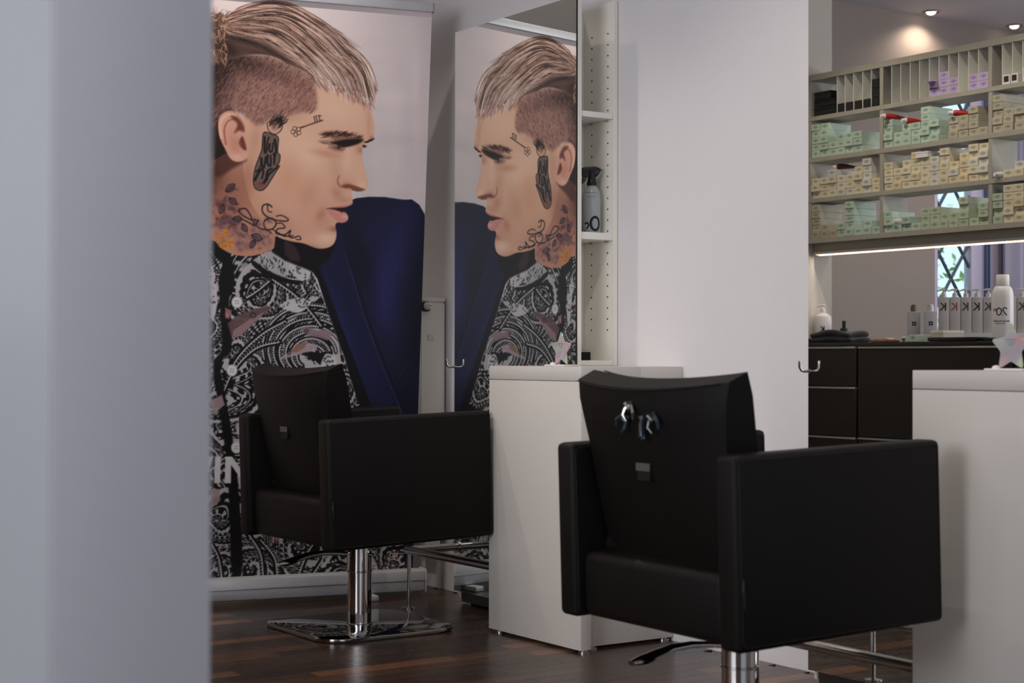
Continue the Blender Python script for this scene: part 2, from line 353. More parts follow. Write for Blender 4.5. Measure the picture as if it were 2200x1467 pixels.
    # small pink aircraft of the print
    for P, col in [([(160, 960), (230, 900), (330, 870), (430, 835), (470, 850), (420, 890), (330, 960), (260, 1030), (190, 1070)], (104, 80, 84)), ([(200, 1010), (300, 940), (420, 880), (380, 930), (260, 1040), (190, 1075)], (146, 120, 122)),
                   ([(540, 1190), (590, 1160), (650, 1110), (720, 1095), (780, 1110), (790, 1150), (700, 1165), (620, 1190), (520, 1215)], (168, 150, 160)), ([(600, 1160), (640, 1110), (720, 1090), (700, 1130), (640, 1165)], (138, 104, 84)),
                   ([(660, 1000), (720, 985), (780, 1010), (860, 1005), (900, 1030), (860, 1080), (800, 1060), (730, 1050)], (140, 116, 122)), ([(140, 850), (190, 870), (170, 930), (150, 920)], (150, 110, 112)),
                   ([(450, 2280), (520, 2260), (600, 2290), (590, 2330), (500, 2340)], (92, 74, 78)), ([(620, 2330), (690, 2300), (700, 2370), (640, 2380)], (120, 84, 76)), ([(1240, 2310), (1300, 2330), (1300, 2380), (1250, 2370)], (100, 68, 66)),
                   ([(1010, 1350), (1050, 1340), (1070, 1390), (1040, 1420)], (150, 128, 124)), ([(40, 1500), (120, 1460), (140, 1530), (60, 1600)], (158, 134, 136)), ([(40, 2120), (100, 2120), (110, 2200), (40, 2260)], (160, 140, 142))]:
        c.poly(zb(P), col, .92, 1.5, sm)
    for (x, y, r) in [(340, 903, 5), (590, 1166, 4), (712, 1015, 4)]:
        x, y = x / 3.26 + 440, y / 3.26 + 400
        c.blob(x, y, r, r, 0, BK, 1); c.blob(x, y, r * .4, r * .4, 0, (190, 170, 170), 1)
    c.blob(594, 1157, 4.5, 4.5, 0, (205, 110, 105), 1); c.blob(487, 677, 4, 6, 0, (200, 130, 125), .9)
    def letter(P, col=(176, 170, 172)): c.poly(P, col, .96, 1)
    for k, ch in enumerate('DW'):                     # small letters under the swirl
        x = 838 + k * 9
        if ch == 'D': c.line([(x, 1184), (x, 1198), (x + 5, 1196), (x + 6, 1190), (x, 1184)], 2, 2, (190, 160, 150), 1)
        else: c.line([(x, 1184), (x + 2, 1198), (x + 4, 1188), (x + 6, 1198), (x + 8, 1184)], 2, 2, (190, 160, 150), 1)
    # ---- ear-side, neck, face
    skin = (216, 172, 148)
    neck = spl(zb([(-80, -200), (60, -180), (240, -260), (420, -120), (600, 200), (700, 380), (560, 372), (500, 350), (490, 400), (470, 445), (330, 488), (200, 478), (110, 430), (60, 380), (-80, 340)]), True, 5)
    nm = c.full(neck, 1.3)
    c.poly([(396, 60), (440, 70), (470, 120), (520, 300), (470, 420), (396, 420)], (44, 30, 27), 1, 6)
    c.poly(zb([(480, 340), (700, 390), (830, 430), (930, 400), (860, 520), (760, 600), (660, 560), (560, 520), (470, 460)]), (20, 16, 20), 1, 3)
    c.poly(zb([(555, 380), (600, 390), (640, 430), (670, 500), (660, 530), (600, 520), (560, 480)]), (70, 52, 52), .8, 3)
    c.poly(neck, (188, 134, 114), 1, 1.3)
    face = za([(760, 480), (900, 560), (1100, 640), (1152, 738), (1172, 800), (1188, 870), (1188, 930), (1178, 980), (1150, 1000), (1118, 1014), (1104, 1030), (1104, 1080), (1114, 1160), (1128, 1225), (1142, 1275), (1140, 1310), (1112, 1338), (1070, 1342), (1034, 1336),
              (1030, 1372), (1036, 1420), (1014, 1440), (975, 1452), (930, 1460), (985, 1490), (1002, 1515), (1000, 1540), (975, 1556), (925, 1560), (914, 1590), (922, 1630), (916, 1680), (888, 1722), (830, 1741), (770, 1734), (690, 1704), (600, 1688), (500, 1650), (420, 1560), (330, 1430), (290, 1300), (265, 1140), (262, 960), (270, 800), (420, 700)])
    face = spl(face, True, 4); fm = c.full(face, 1.1)
    c.poly(face, skin, 1, 1.1)
    hs = np.maximum(fm, nm)
    for b in [(500, 420, 40, 60, 30, (150, 100, 84), .8, hs), (455, 380, 30, 50, 0, (96, 60, 50), .85, hs), (492, 440, 26, 60, 25, (168, 120, 102), .7, hs), (560, 470, 60, 30, 30, (196, 146, 124), .5, fm),
              (555, 520, 46, 16, 22, (140, 96, 80), .6, fm), (640, 528, 60, 8, 10, (168, 116, 98), .8, fm), (655, 330, 46, 34, 30, (234, 196, 172), .8, fm), (720, 238, 56, 34, 10, (226, 188, 166), .7, fm),
              (620, 390, 30, 60, 10, (206, 150, 122), .55, fm), (690, 470, 34, 44, -20, (198, 142, 118), .6, fm), (648, 440, 30, 26, 0, (220, 174, 150), .5, fm), (700, 512, 22, 12, 0, (232, 196, 176), .8, fm),
              (770, 372, 14, 30, -8, (224, 180, 156), .6, fm), (778, 398, 9, 8, 0, (232, 190, 168), .8, fm), (745, 398, 12, 9, 0, (176, 118, 98), .65, fm), (745, 340, 12, 30, 5, (232, 194, 170), .6, fm),
              (722, 368, 14, 30, -12, (198, 146, 122), .45, fm), (724, 415, 12, 18, -30, (184, 128, 108), .6, fm), (793, 262, 6, 36, 0, (200, 150, 128), .7, fm), (800, 300, 7, 8, 0, (150, 100, 84), .7, fm), (775, 322, 10, 9, 0, (176, 120, 98), .7, fm),
              (700, 330, 34, 9, 10, (196, 140, 118), .7, fm), (740, 430, 16, 8, 0, (190, 136, 118), .5, fm), (722, 492, 14, 6, 0, (158, 104, 88), .85, fm), (690, 460, 8, 14, 30, (178, 122, 102), .6, fm),
              (600, 280, 30, 46, 0, (222, 182, 160), .45, fm), (548, 300, 16, 40, 10, (186, 138, 120), .55, fm), (640, 300, 40, 20, 0, (226, 186, 160), .4, fm), (560, 420, 34, 40, 0, (210, 160, 134), .5, fm), (600, 480, 60, 26, 32, (184, 132, 110), .55, fm), (660, 420, 20, 40, 25, (190, 134, 110), .4, fm), (790, 235, 10, 20, 0, (206, 160, 140), .6, fm), (612, 250, 40, 14, 0, (184, 140, 122), .5, fm), (760, 300, 12, 12, 0, (190, 136, 114), .6, fm), (534, 380, 14, 40, 0, (176, 124, 104), .5, fm)]:
        c.blob(*b[:5], b[5], b[6], b[7])
    # nostril, mouth, lips
    c.poly(spl(za([(960, 1300), (1000, 1290), (1050, 1300), (1100, 1318), (1125, 1330), (1070, 1344), (1040, 1340), (1020, 1320), (980, 1316)]), True), (112, 66, 54), .85, 2.5, fm)
    c.line(spl(za([(940, 1230), (930, 1270), (950, 1305), (985, 1312)])), 2.5, 3, (150, 96, 80), .6, fm, 5)
    c.poly(spl(zb([(855, 158), (930, 140), (1000, 130), (1034, 118), (1030, 140), (975, 160), (930, 162)]), True), (196, 122, 112), .9, 1.5, fm)
    c.poly(spl(zb([(858, 158), (915, 152), (985, 154), (965, 184), (940, 176), (900, 164)]), True), (58, 28, 26), .95, 1.5)
    c.poly(spl(zb([(855, 160), (900, 168), (945, 188), (985, 186), (1003, 214), (998, 240), (965, 256), (925, 246), (890, 212)]), True), (206, 138, 130), .95, 1.6)
    c.blob(742, 466, 8, 4, 10, (232, 178, 170), .7, fm); c.line(spl(zb([(850, 158), (890, 152), (930, 154)])), 2, 2, (120, 66, 58), .8, fm)
    # eye and brows
    c.poly(spl(za([(800, 940), (840, 925), (920, 918), (985, 935), (1040, 960), (1100, 968), (1108, 990), (1050, 1016), (985, 1024), (900, 1000), (840, 1004), (800, 990), (830, 985), (900, 980), (840, 950)]), True, 4), (84, 54, 46), .55, 5, fm)
    c.poly(spl(za([(880, 1000), (940, 985), (1010, 975), (1100, 975), (1085, 1000), (1020, 1022), (960, 1034), (920, 1015)]), True, 5), (34, 22, 20), .95, 3, fm)
    c.blob(722, 318, 12, 6, 12, (150, 110, 98), .9, fm); c.blob(728, 316, 4, 4, 0, (40, 30, 30), .9, fm)
    c.line(spl(za([(820, 1000), (880, 1012), (940, 1040), (980, 1046)])), 1.6, 2.4, (110, 70, 60), .8, fm)
    for k in range(120):
        t = rg.rand(); x, y = za([(815 + 290 * t, 950 + 24 * math.sin(t * 3) * -1 + 26 * t + rg.uniform(-16, 16))])[0]
        c.line([(x, y), (x + rg.uniform(5, 10), y + rg.uniform(-5, 1))], 1.6, .6, (58, 36, 30), .75, fm)
    for k in range(26):
        t = rg.rand(); x, y = za([(1118 + 62 * t, 1000 - 24 * t + rg.uniform(-5, 5))])[0]
        c.line([(x, y), (x + rg.uniform(3, 6), y - rg.uniform(0, 4))], 2, .8, (44, 28, 26), .9)
    c.poly(spl(za([(1106, 1014), (1134, 1022), (1120, 1034), (1108, 1030)]), True), (40, 26, 24), .9, 1.5)
    for k in range(12):
        x, y = za([(870 + k * 9, 1022 + k * 2.6)])[0]; c.line([(x, y), (x - 2, y + 6)], 1.2, .5, (70, 44, 38), .7, fm)
    # ear
    ear = spl(za([(95, 900), (100, 820), (150, 778), (215, 782), (262, 830), (285, 900), (300, 970), (305, 1040), (290, 1110), (235, 1134), (180, 1110), (140, 1040), (108, 970)]), True, 6); em = c.full(ear, 1.2)
    c.poly(ear, (214, 160, 140), 1, 1.2)
    c.line(spl(za([(112, 960), (106, 870), (150, 808), (215, 812), (262, 870)])), 9, 5, (232, 184, 166), .8, em)
    c.line(spl(za([(148, 1010), (136, 910), (165, 846), (215, 838)])), 4, 3, (160, 96, 82), .8, em)
    c.poly(spl(za([(180, 815), (230, 820), (268, 870), (276, 920), (240, 915), (205, 930), (228, 870)]), True), (94, 46, 40), .8, 4, em)
    c.poly(spl(za([(262, 955), (282, 1000), (290, 1050), (262, 1040), (238, 1000)]), True), (98, 46, 38), .9, 3, em)
    c.blob(505, 310, 12, 22, -15, (190, 130, 110), .6, em); c.blob(508, 338, 14, 8, 0, (226, 180, 166), .8, em)
    c.poly(spl(za([(200, 1120), (290, 1120), (180, 1190), (100, 1240), (60, 1200), (110, 1000)]), True), (74, 44, 38), .8, 6, nm * (1 - em))
    # ---- tattoos
    T = (48, 40, 42)
    for k in range(90):   # neck ornament on the left
        a = rg.uniform(0, 1, 2); x, y = 455 + 60 * a[0], 400 + 90 * a[1]
        if rg.rand() < .8: c.blob(x, y, rg.uniform(2, 7), rg.uniform(2, 7), rg.uniform(0, 90), [(70, 44, 56), (92, 58, 66), (120, 76, 80), (60, 40, 46)][k % 4], .5, nm)
    for k in range(110):
        x, y = 462 + 120 * rg.rand(), 470 + 66 * rg.rand(); c.blob(x, y, rg.uniform(2, 8), rg.uniform(2, 6), rg.uniform(0, 90), [(96, 74, 88), (128, 96, 104), (82, 62, 78), (150, 116, 112)][k % 4], .5, nm)
    for (x, y, r) in [(492, 522, 13), (484, 500, 9), (478, 530, 9), (470, 512, 8)]:
        for k in range(16):
            a = k / 16 * 6.28; c.line([(x, y), (x + r * math.cos(a), y + r * 1.1 * math.sin(a))], 3.4, 1, (208, 140, 60) if k % 3 else (176, 108, 46), .85, nm)
    for (x, y, r, ro) in [(485, 412, 15, -40), (492, 425, 13, 40), (480, 438, 13, 110), (540, 505, 15, 20), (548, 515, 12, 120), (520, 480, 12, 60), (500, 470, 12, 0)]:
        a = math.radians(ro); L = [(x, y), (x + r * math.cos(a - .5), y + r * math.sin(a - .5)), (x + 1.7 * r * math.cos(a), y + 1.7 * r * math.sin(a)), (x + r * math.cos(a + .5), y + r * math.sin(a + .5))]
        c.poly(spl(L, True), (86, 66, 80), .55, 1.5, nm); c.line(list(spl(L, True)) + [L[0]], 1.8, 1.8, T, .9, nm); c.line([L[0], L[2]], 1.4, 1, T, .8, nm)
        for j in range(4): c.line([L[0], (x + 1.3 * r * math.cos(a - .4 + j * .27), y + 1.3 * r * math.sin(a - .4 + j * .27))], 1, .6, T, .6, nm)
    for P in [[(240, 170), (262, 200), (330, 235), (290, 160), (240, 165), (245, 185), (300, 225), (380, 240)], [(470, 180), (445, 175), (440, 130), (470, 145), (440, 125), (405, 140), (410, 190), (470, 230), (560, 245), (585, 232), (540, 205), (500, 210)],
              [(380, 240), (360, 270), (400, 300), (470, 300), (500, 260), (470, 225), (420, 240), (420, 290), (470, 330)], [(500, 260), (540, 260), (560, 290), (510, 300), (500, 330), (560, 340), (600, 310), (590, 350), (620, 360), (660, 350), (672, 372), (640, 372)],
              [(330, 235), (350, 275), (300, 250), (250, 225)], [(470, 300), (520, 330), (560, 350), (620, 345)]]:
        c.line(spl(zb(P)), 2.2, 2.2, T, .88, hs, 3.4)
    c.line(spl(zb([(425, -40), (400, -15), (380, 0), (362, 10)])), 2, 2, T, .8, hs)
    # key
    kx = za([(640, 920)])[0]
    for k in range(5):
        a = k / 5 * 6.28 + .5; c.line([(kx[0] + 6.5 * math.cos(a) + 4.6 * math.cos(b), kx[1] + 6.5 * math.sin(a) + 4.6 * math.sin(b)) for b in np.linspace(0, 6.3, 12)], 1.5, 1.5, (84, 62, 56), .9)
    c.line(za([(670, 895), (825, 842)]), 3.6, 3.2, (84, 62, 56), .9); c.line(za([(700, 886), (800, 852)]), 1, 1, (170, 130, 112), .8)
    for P in [[(775, 858), (765, 820), (785, 812)], [(808, 848), (797, 808), (812, 812)], [(790, 853), (782, 826)]]: c.line(za(P), 2.6, 2.6, (84, 62, 56), .9)
    # candle with flame
    for k in range(60):
        t = rg.rand(); x0, y0 = 440 + rg.uniform(445, 540) / 3.26, rg.uniform(800, 900) / 3.26
        tip = za([(rg.choice([475, 500, 530, 560, 595, 590]), rg.choice([800, 770, 765, 800, 762, 830]))])[0]
        q = rg.uniform(.4, 1); c.line(spl([(x0, y0), ((x0 + tip[0]) / 2 + rg.uniform(-4, 4), (y0 + tip[1]) / 2), (x0 + (tip[0] - x0) * q, y0 + (tip[1] - y0) * q)], False, 4), 3, .8, (40, 32, 36), .6)
    c.blob(*za([(490, 890)])[0], 9, 10, 0, (150, 106, 96), .75); c.line(spl(za([(436, 860), (445, 910), (490, 940), (535, 910), (545, 860)])), 2, 2, T, .9)
    cand = spl(za([(412, 930), (470, 940), (515, 965), (510, 1060), (528, 1090), (520, 1140), (500, 1160), (524, 1160), (500, 1200), (470, 1250), (430, 1310), (395, 1334), (355, 1320), (340, 1270), (352, 1180), (380, 1100), (400, 1040)]), True, 5); cm = c.full(cand, 1)
    c.poly(cand, (104, 88, 82), .88, 1.2)
    for P, w in [([(420, 960), (418, 1060), (430, 1060), (440, 990), (450, 960)], 5), ([(455, 1010), (450, 1050), (470, 1060), (478, 1000)], 5), ([(490, 980), (500, 1060), (480, 1080)], 6), ([(395, 1110), (400, 1160), (415, 1170), (425, 1100)], 6),
                 ([(440, 1090), (438, 1140), (460, 1160), (462, 1090)], 6), ([(490, 1080), (485, 1150)], 6), ([(360, 1200), (375, 1190), (390, 1160)], 4), ([(350, 1260), (390, 1190), (410, 1200), (400, 1250)], 6), ([(430, 1260), (440, 1200), (470, 1180)], 6), ([(410, 1290), (450, 1220), (510, 1170)], 6), ([(380, 1290), (410, 1280), (440, 1250)], 5)]:
        c.line(spl(za(P)), w, w * .6, (34, 28, 30), .92, cm)
    c.line(list(cand) + [cand[0]], 2.2, 2.2, T, .92); c.poly(spl(za([(360, 1285), (400, 1282), (432, 1292), (420, 1312), (385, 1318)]), True), (140, 80, 74), .9, 1.5)
    # ---- hair
    buzz = spl(za([(40, 440), (160, 400), (330, 380), (480, 400), (640, 470), (745, 530), (765, 560), (778, 640), (785, 720), (768, 775), (690, 782), (600, 800), (500, 810), (440, 850), (370, 875), (330, 850), (270, 800), (200, 770), (130, 780), (80, 860), (60, 1100), (40, 1150), (-60, 1150), (-60, 420)]), True, 5); bm = c.full(buzz, 5)
    c.poly(buzz, (150, 110, 100), .92, 8)
    for b in [(470, 140, 40, 50, 0, (40, 30, 28), .95), (520, 135, 60, 18, 10, (48, 34, 32), .9), (560, 150, 60, 16, 18, (92, 66, 60), .7), (455, 200, 22, 60, 0, (64, 46, 42), .8), (452, 290, 14, 60, 0, (34, 26, 24), .9), (620, 170, 50, 16, 30, (112, 82, 74), .6)]:
        c.blob(*b[:5], b[5], b[6], bm)
    for k in range(2600):
        x, y = rg.uniform(430, 685), rg.uniform(118, 270)
        i, j = int(y - c.y0), int(x - c.x0)
        if bm[i, j] < rg.uniform(.15, .8): continue
        dark = np.clip(1.15 - (x - 440) / 200 - (y - 130) / 160, 0, 1)
        col = np.array([196, 152, 138]) * (1 - dark) + np.array([120, 88, 78]) * dark if k % 2 else np.array([104, 72, 66]) * (1 - dark) + np.array([26, 19, 18]) * dark
        L = rg.uniform(5, 10); c.line([(x, y), (x - L * .62, y + L * .8)], 1.5, .6, col, .6)
    top = spl(za([(-40, 200), (60, 110), (110, 95), (165, 108), (230, 58), (330, 26), (440, 12), (560, 18), (680, 68), (800, 138), (900, 212), (1000, 298), (1080, 370), (1140, 450), (1182, 540), (1202, 610), (1196, 660), (1160, 735), (1120, 700), (1070, 672), (1015, 680), (985, 640), (920, 612), (870, 590), (815, 600), (780, 545), (700, 500), (600, 455), (480, 395), (330, 380), (160, 420), (40, 440), (-60, 400)]), True, 5); tm = c.full(top, 2.5)
    c.poly(top, (142, 108, 98), 1, 2.5)
    for b in [(478, 95, 40, 16, 20, (52, 36, 32), .9), (540, 75, 44, 12, 14, (56, 38, 34), .85), (600, 100, 60, 12, 30, (64, 44, 40), .8), (470, 60, 20, 26, 30, (86, 62, 54), .7), (560, 118, 60, 12, 18, (60, 42, 38), .8), (655, 120, 46, 16, 40, (200, 176, 166), .85),
              (690, 150, 46, 16, 25, (222, 200, 192), .9), (740, 172, 40, 14, 30, (204, 178, 168), .8), (780, 175, 14, 40, -20, (206, 182, 172), .7), (600, 40, 90, 14, 15, (170, 134, 120), .7), (700, 90, 60, 16, 38, (166, 132, 122), .6)]:
        c.blob(*b[:5], b[5], b[6], tm)
    G = [za([(150, 112), (330, 30), (560, 20), (800, 142), (1000, 302), (1140, 452), (1200, 610)]), za([(140, 140), (340, 90), (580, 90), (790, 210), (960, 370), (1080, 500), (1150, 735)]),
         za([(130, 165), (330, 140), (560, 175), (740, 300), (880, 430), (980, 530), (1050, 690)]), za([(120, 180), (300, 190), (500, 230), (660, 340), (780, 450), (860, 540), (930, 625)]), za([(110, 200), (220, 260), (370, 310), (520, 380), (650, 450), (750, 520), (815, 605)])]
    G = [spl(g_, False, 6) for g_ in G]; nG = len(G[0])
    for k in range(2700):
        s_ = rg.rand() * (len(G) - 1); i = min(int(s_), len(G) - 2); f_ = s_ - i
        line = G[i] * (1 - f_) + G[i + 1] * f_; a0 = rg.uniform(0, .85) ** 1.1; a1 = min(1, a0 + rg.uniform(.12, .35))
        if rg.rand() < .25: a1 = 1
        p_ = line[int(a0 * (nG - 1)):int(a1 * (nG - 1)) + 1]
        if len(p_) < 3: continue
        p_ = p_ + np.linspace(-.5, 1, len(p_))[:, None] * rg.normal(0, 4.2, 2) + rg.normal(0, 1.6, 2) + np.sin(np.linspace(0, rg.uniform(2, 5), len(p_)))[:, None] * rg.normal(0, 1.2, 2)
        t_ = (a0 + a1) / 2; z = rg.rand(); lit = t_ ** 2 * .8 + .2 * (s_ < 1.2)
        if z < .42 - .22 * lit: col = (34 + 60 * lit, 22 + 48 * lit, 19 + 44 * lit)
        elif z < .62: col = (150, 115, 102)
        else: col = (192 + 56 * lit, 156 + 74 * lit, 138 + 84 * lit)
        c.line(p_, 1, .6, col, .8, None, rg.uniform(1.1, 2.1))
    for b in [(520, 86, 50, 9, 14, (40, 27, 25), .75), (575, 104, 46, 8, 22, (46, 31, 28), .65), (490, 110, 30, 12, 20, (38, 26, 24), .7), (610, 130, 44, 8, 30, (60, 42, 38), .5), (700, 150, 34, 12, 30, (228, 208, 200), .45), (742, 178, 30, 10, 26, (222, 200, 192), .4), (470, 128, 34, 12, 5, (30, 22, 21), .6)]: c.blob(*b[:5], b[5], b[6], tm)
    for k in range(330):      # tousled crown at the back
        x, y = rg.uniform(432, 490), rg.uniform(28, 132); a = rg.uniform(-2.4, 1.4) if y < 60 else rg.uniform(.6, 2.2)
        L = rg.uniform(8, 20); bnd = rg.uniform(-.5, .5)
        P = [(x, y), (x + L * .5 * math.cos(a), y + L * .5 * math.sin(a)), (x + L * math.cos(a + bnd), y + L * math.sin(a + bnd))]
        c.line(spl(P, False, 3), 1.8, .6, [(206, 168, 140), (160, 120, 98), (60, 42, 36), (92, 66, 56)][k % 4], .8)
    for k in range(150):      # fringe ends
        x = rg.uniform(690, 806); y = 178 + (x - 690) * .42 + rg.uniform(-14, 6)
        c.line([(x, y), (x + rg.uniform(1, 6), y + rg.uniform(8, 20))], 2.2, .5, [(226, 204, 196), (192, 156, 144), (168, 120, 108)][k % 3], .75)
    # ---- large white letters of the print (first line of the name)
    W = (206, 202, 206)
    letter([(400, 980), (413, 980), (432, 1022), (446, 980), (459, 980), (438, 1039), (424, 1039)], W); letter([(462, 980), (475, 980), (473, 1038), (460, 1038)], W)
    letter([(484, 981), (497, 981), (496, 1038), (483, 1038)], W); letter([(484, 981), (499, 981), (540, 1038), (524, 1038)], W); letter([(526, 981), (540, 981), (540, 1038), (526, 1038)], W)
    c.a = np.clip((c.a - .42) * 1.12 + .42, .02, 1)
    return c
# ================================================================ THE ROOM
WX, MXP = 3.36, 3.19            # mirror wall, mirror surface
struct(MB().box(-2.8, 3.6, -2.7, 7.0, -.12, -.0045).build('floor', None or mat('dark_floor_base', (52, 34, 24), .3, var=.3, vscale=3), smooth=False))
floor = bpy.data.objects['floor']
struct(MB().box(-2.8, 3.6, -2.7, 7.0, 2.95, 3.05).build('ceiling', CEIL, smooth=False))
struct(MB().box(WX, 3.5, -2.7, 7.0, -.1, 2.95).build('wall_right', WALL, smooth=False))
struct(MB().box(.30, WX, 6.09, 6.2, -.1, 2.95).build('wall_back', TAUPE2, smooth=False))
b = MB()
for x0, x1, z0, z1 in [(-1.27, WX, -.1, 2.95), (-2.8, -2.30, -.1, 2.95), (-2.30, -1.27, -.1, .95), (-2.30, -1.27, 2.6, 2.95)]: b.box(x0, x1, 6.8, 6.95, z0, z1)
struct(b.build('wall_far', TAUPE, smooth=False))
b = MB()
for y0, y1, z0, z1 in [(-2.7, -.1, -.1, 2.95), (2.5, 7, -.1, 2.95), (-.1, 2.5, -.1, .9), (-.1, 2.5, 2.6, 2.95)]: b.box(-2.65, -2.5, y0, y1, z0, z1)
struct(b.build('wall_left', WALL, smooth=False))
b = MB()
for x0, x1, z0, z1 in [(-2.8, -.7, -.1, 2.95), (2.5, 3.4, -.1, 2.95), (-.7, 2.5, -.1, .85), (-.7, 2.5, 2.65, 2.95)]: b.box(x0, x1, -2.6, -2.45, z0, z1)
struct(b.build('wall_front', WALL, smooth=False))
struct(MB().box(.494, .651, 1.49, 1.95, 0, 2.95, .001).build('wall_partition', PART))
MB().box(.4925, .4939, 1.4915, 1.94, .0, 2.949).build('lacquered_panel', LAC, bpy.data.objects['wall_partition'])
# floor strips
WOOD = bpy.data.materials.new('smoked_oak_strip'); WOOD.use_nodes = True
nt = WOOD.node_tree; N, L = nt.nodes, nt.links; p = N['Principled BSDF']
oi = N.new('ShaderNodeObjectInfo'); cr = N.new('ShaderNodeValToRGB'); L.new(oi.outputs['Random'], cr.inputs[0])
cr.color_ramp.elements[0].color = lin((40, 27, 21)); cr.color_ramp.elements[1].color = lin((124, 82, 50))
e = cr.color_ramp.elements.new(.50); e.color = lin((54, 37, 28)); e = cr.color_ramp.elements.new(.82); e.color = lin((74, 48, 33))
tc = N.new('ShaderNodeTexCoord'); mp = N.new('ShaderNodeMapping'); mp.inputs['Scale'].default_value = (3, 60, 10); L.new(tc.outputs['Object'], mp.inputs[0])
ad = N.new('ShaderNodeVectorMath'); ad.operation = 'ADD'; L.new(mp.outputs[0], ad.inputs[0]); L.new(oi.outputs['Location'], ad.inputs[1])
no = N.new('ShaderNodeTexNoise'); no.inputs['Scale'].default_value = 1.5; no.inputs['Detail'].default_value = 6; L.new(ad.outputs[0], no.inputs['Vector'])
mr = N.new('ShaderNodeMapRange'); mr.inputs[1].default_value = .3; mr.inputs[2].default_value = .7; mr.inputs[3].default_value = .6; mr.inputs[4].default_value = 1.15; L.new(no.outputs[0], mr.inputs[0])
mx = N.new('ShaderNodeVectorMath'); mx.operation = 'SCALE'; L.new(cr.outputs[0], mx.inputs[0]); L.new(mr.outputs[0], mx.inputs['Scale']); L.new(mx.outputs[0], p.inputs['Base Color'])
rr = N.new('ShaderNodeMapRange'); rr.inputs[3].default_value = .20; rr.inputs[4].default_value = .34; L.new(no.outputs[0], rr.inputs[0]); L.new(rr.outputs[0], p.inputs['Roughness'])
bp = N.new('ShaderNodeBump'); bp.inputs['Strength'].default_value = .12; bp.inputs['Distance'].default_value = .001; L.new(no.outputs[0], bp.inputs['Height']); L.new(bp.outputs[0], p.inputs['Normal'])
pk = None; yy = 2.52; k = 0
PL_, PW_ = .46, .0705
while yy < 6.05 and k < 298:
    xs = 3.36 - .02 - (k * 0.173 % PL_)
    x = 3.345
    while x > 1.75 and k < 298:
        x0 = xs if x == 3.345 else x - PL_
        x0 = max(x0, 1.2)
        if x - x0 > .05:
            if pk is None or abs((x - x0) - PL_) > 1e-4:
                q = MB().box(-(x - x0) / 2 + .0004, (x - x0) / 2 - .0004, -PW_ / 2 + .0004, PW_ / 2 - .0004, -.0044, 0, .0005, 1).build('plank', WOOD, floor, smooth=False)
                if abs((x - x0) - PL_) <= 1e-4: pk = q
            else:
                q = pk.copy(); COL.objects.link(q)
            q.location = ((x + x0) / 2, yy + PW_ / 2, 0); k += 1
        x = x0
    yy += PW_
# trim

# window with lozenge lattice in the far wall
wn = bpy.data.objects.new('window_1', None); COL.objects.link(wn); wn.location = (-1.555, 6.8, .95); struct(wn)
FR = mat('daylight_tinted_frame', (216, 206, 232), .35); LAT = mat('blue_grey_lattice', (84, 98, 116), .5)  # white frame, lavender cast of cool daylight put into its colour
b = MB()
for x0, x1, z0, z1 in [(-.19, -.076, 0, 1.65), (.222, .28, 0, 1.65), (-.19, .28, 0, .07), (-.19, .28, 1.58, 1.65)]: b.box(x0, x1, .03, .09, z0, z1, .006)
b.build('window_frame', FR, wn)
gl = mat('window_glass', (240, 250, 250), 0, trans=1, ior=1.02, spec=.2)
MB().box(-.08, .225, .055, .06, .07, 1.58).build('pane', gl, wn, smooth=False)
b = MB(); dx, dz = .108, .146; cx, cz = .084, .435
for sgn in (1, -1):
    for k in range(-8, 12):
        # line through (cx, cz) + k*(2dx,0), slope dz/dx
        pts = []
        for t in np.linspace(-14, 14, 281):
            x = cx + 2 * dx * k + t * dx; z = cz + sgn * t * dz
            if -.08 <= x <= .225 and .07 <= z <= 1.58: pts.append((x, .05, z))
        if len(pts) > 1: b.tube([pts[0], pts[-1]], .010, 6)
b.build('lattice_bar', LAT, wn)
SASH = mat('blue_sash_edge', (96, 112, 150), .3)
b = MB()
for x0, x1 in [(-.222, -.212), (-.198, -.190)]: b.box(x0, x1, .0, .03, 0, 1.65, .003)
b.build('sash_edge', SASH, wn)
MB().box(-.80, -.222, .03, .09, 0, 1.65).build('side_panel', FR, wn)
# curtain beside the window
b = MB(); pts = []
n = 60; A = []; B = []
for i in range(n):
    x = -2.46 + .62 * i / (n - 1); y = 6.74 + .02 * math.sin(i * .9) + .008 * math.sin(i * 2.3)
    A.append(b.b.verts.new((x, y, .3))); B.append(b.b.verts.new((x, y, 2.7)))
for i in range(n - 1): b.b.faces.new((A[i], A[i + 1], B[i + 1], B[i]))
cu = b.build('curtain', mat('daylight_tinted_curtain', (196, 192, 214), .8)); prop(cu, 'white curtain, daylight-tinted, hanging right of the lattice window, seen in the right mirror', 'curtain')  # cool daylight on the white cloth is put into its colour
# garden outside
LEAF = mat('garden_leaves', (176, 216, 130), .6, var=.5, vscale=9, rand=.2)
b = MB(); rg = random.Random(3)
for i in range(3600):
    c_ = Vector((rg.uniform(-3.6, .4), rg.uniform(8.2, 9.2), rg.uniform(-.2, 2.1) + .5 * math.sin(i)))
    s_ = rg.uniform(.02, .05); R = Matrix.Rotation(rg.uniform(0, 6.28), 3, Vector((rg.uniform(-1, 1), rg.uniform(-1, 1), rg.uniform(-1, 1))).normalized())
    vs = [b.b.verts.new(c_ + R @ Vector(q) * s_) for q in [(-1, 0, 0), (0, -.45, .1), (1, 0, 0), (0, .45, .1)]]
    b.b.faces.new(vs)
hd = b.build('garden_hedge', LEAF, smooth=False); prop(hd, 'bright green garden foliage outside the lattice window', 'hedge', kind='stuff')
g_ = MB().box(-6, 4, 7.0, 12, -.3, -.2).build('ground_outside', mat('lawn', (96, 140, 70), .9, var=.3), smooth=False); prop(g_, kind='structure')

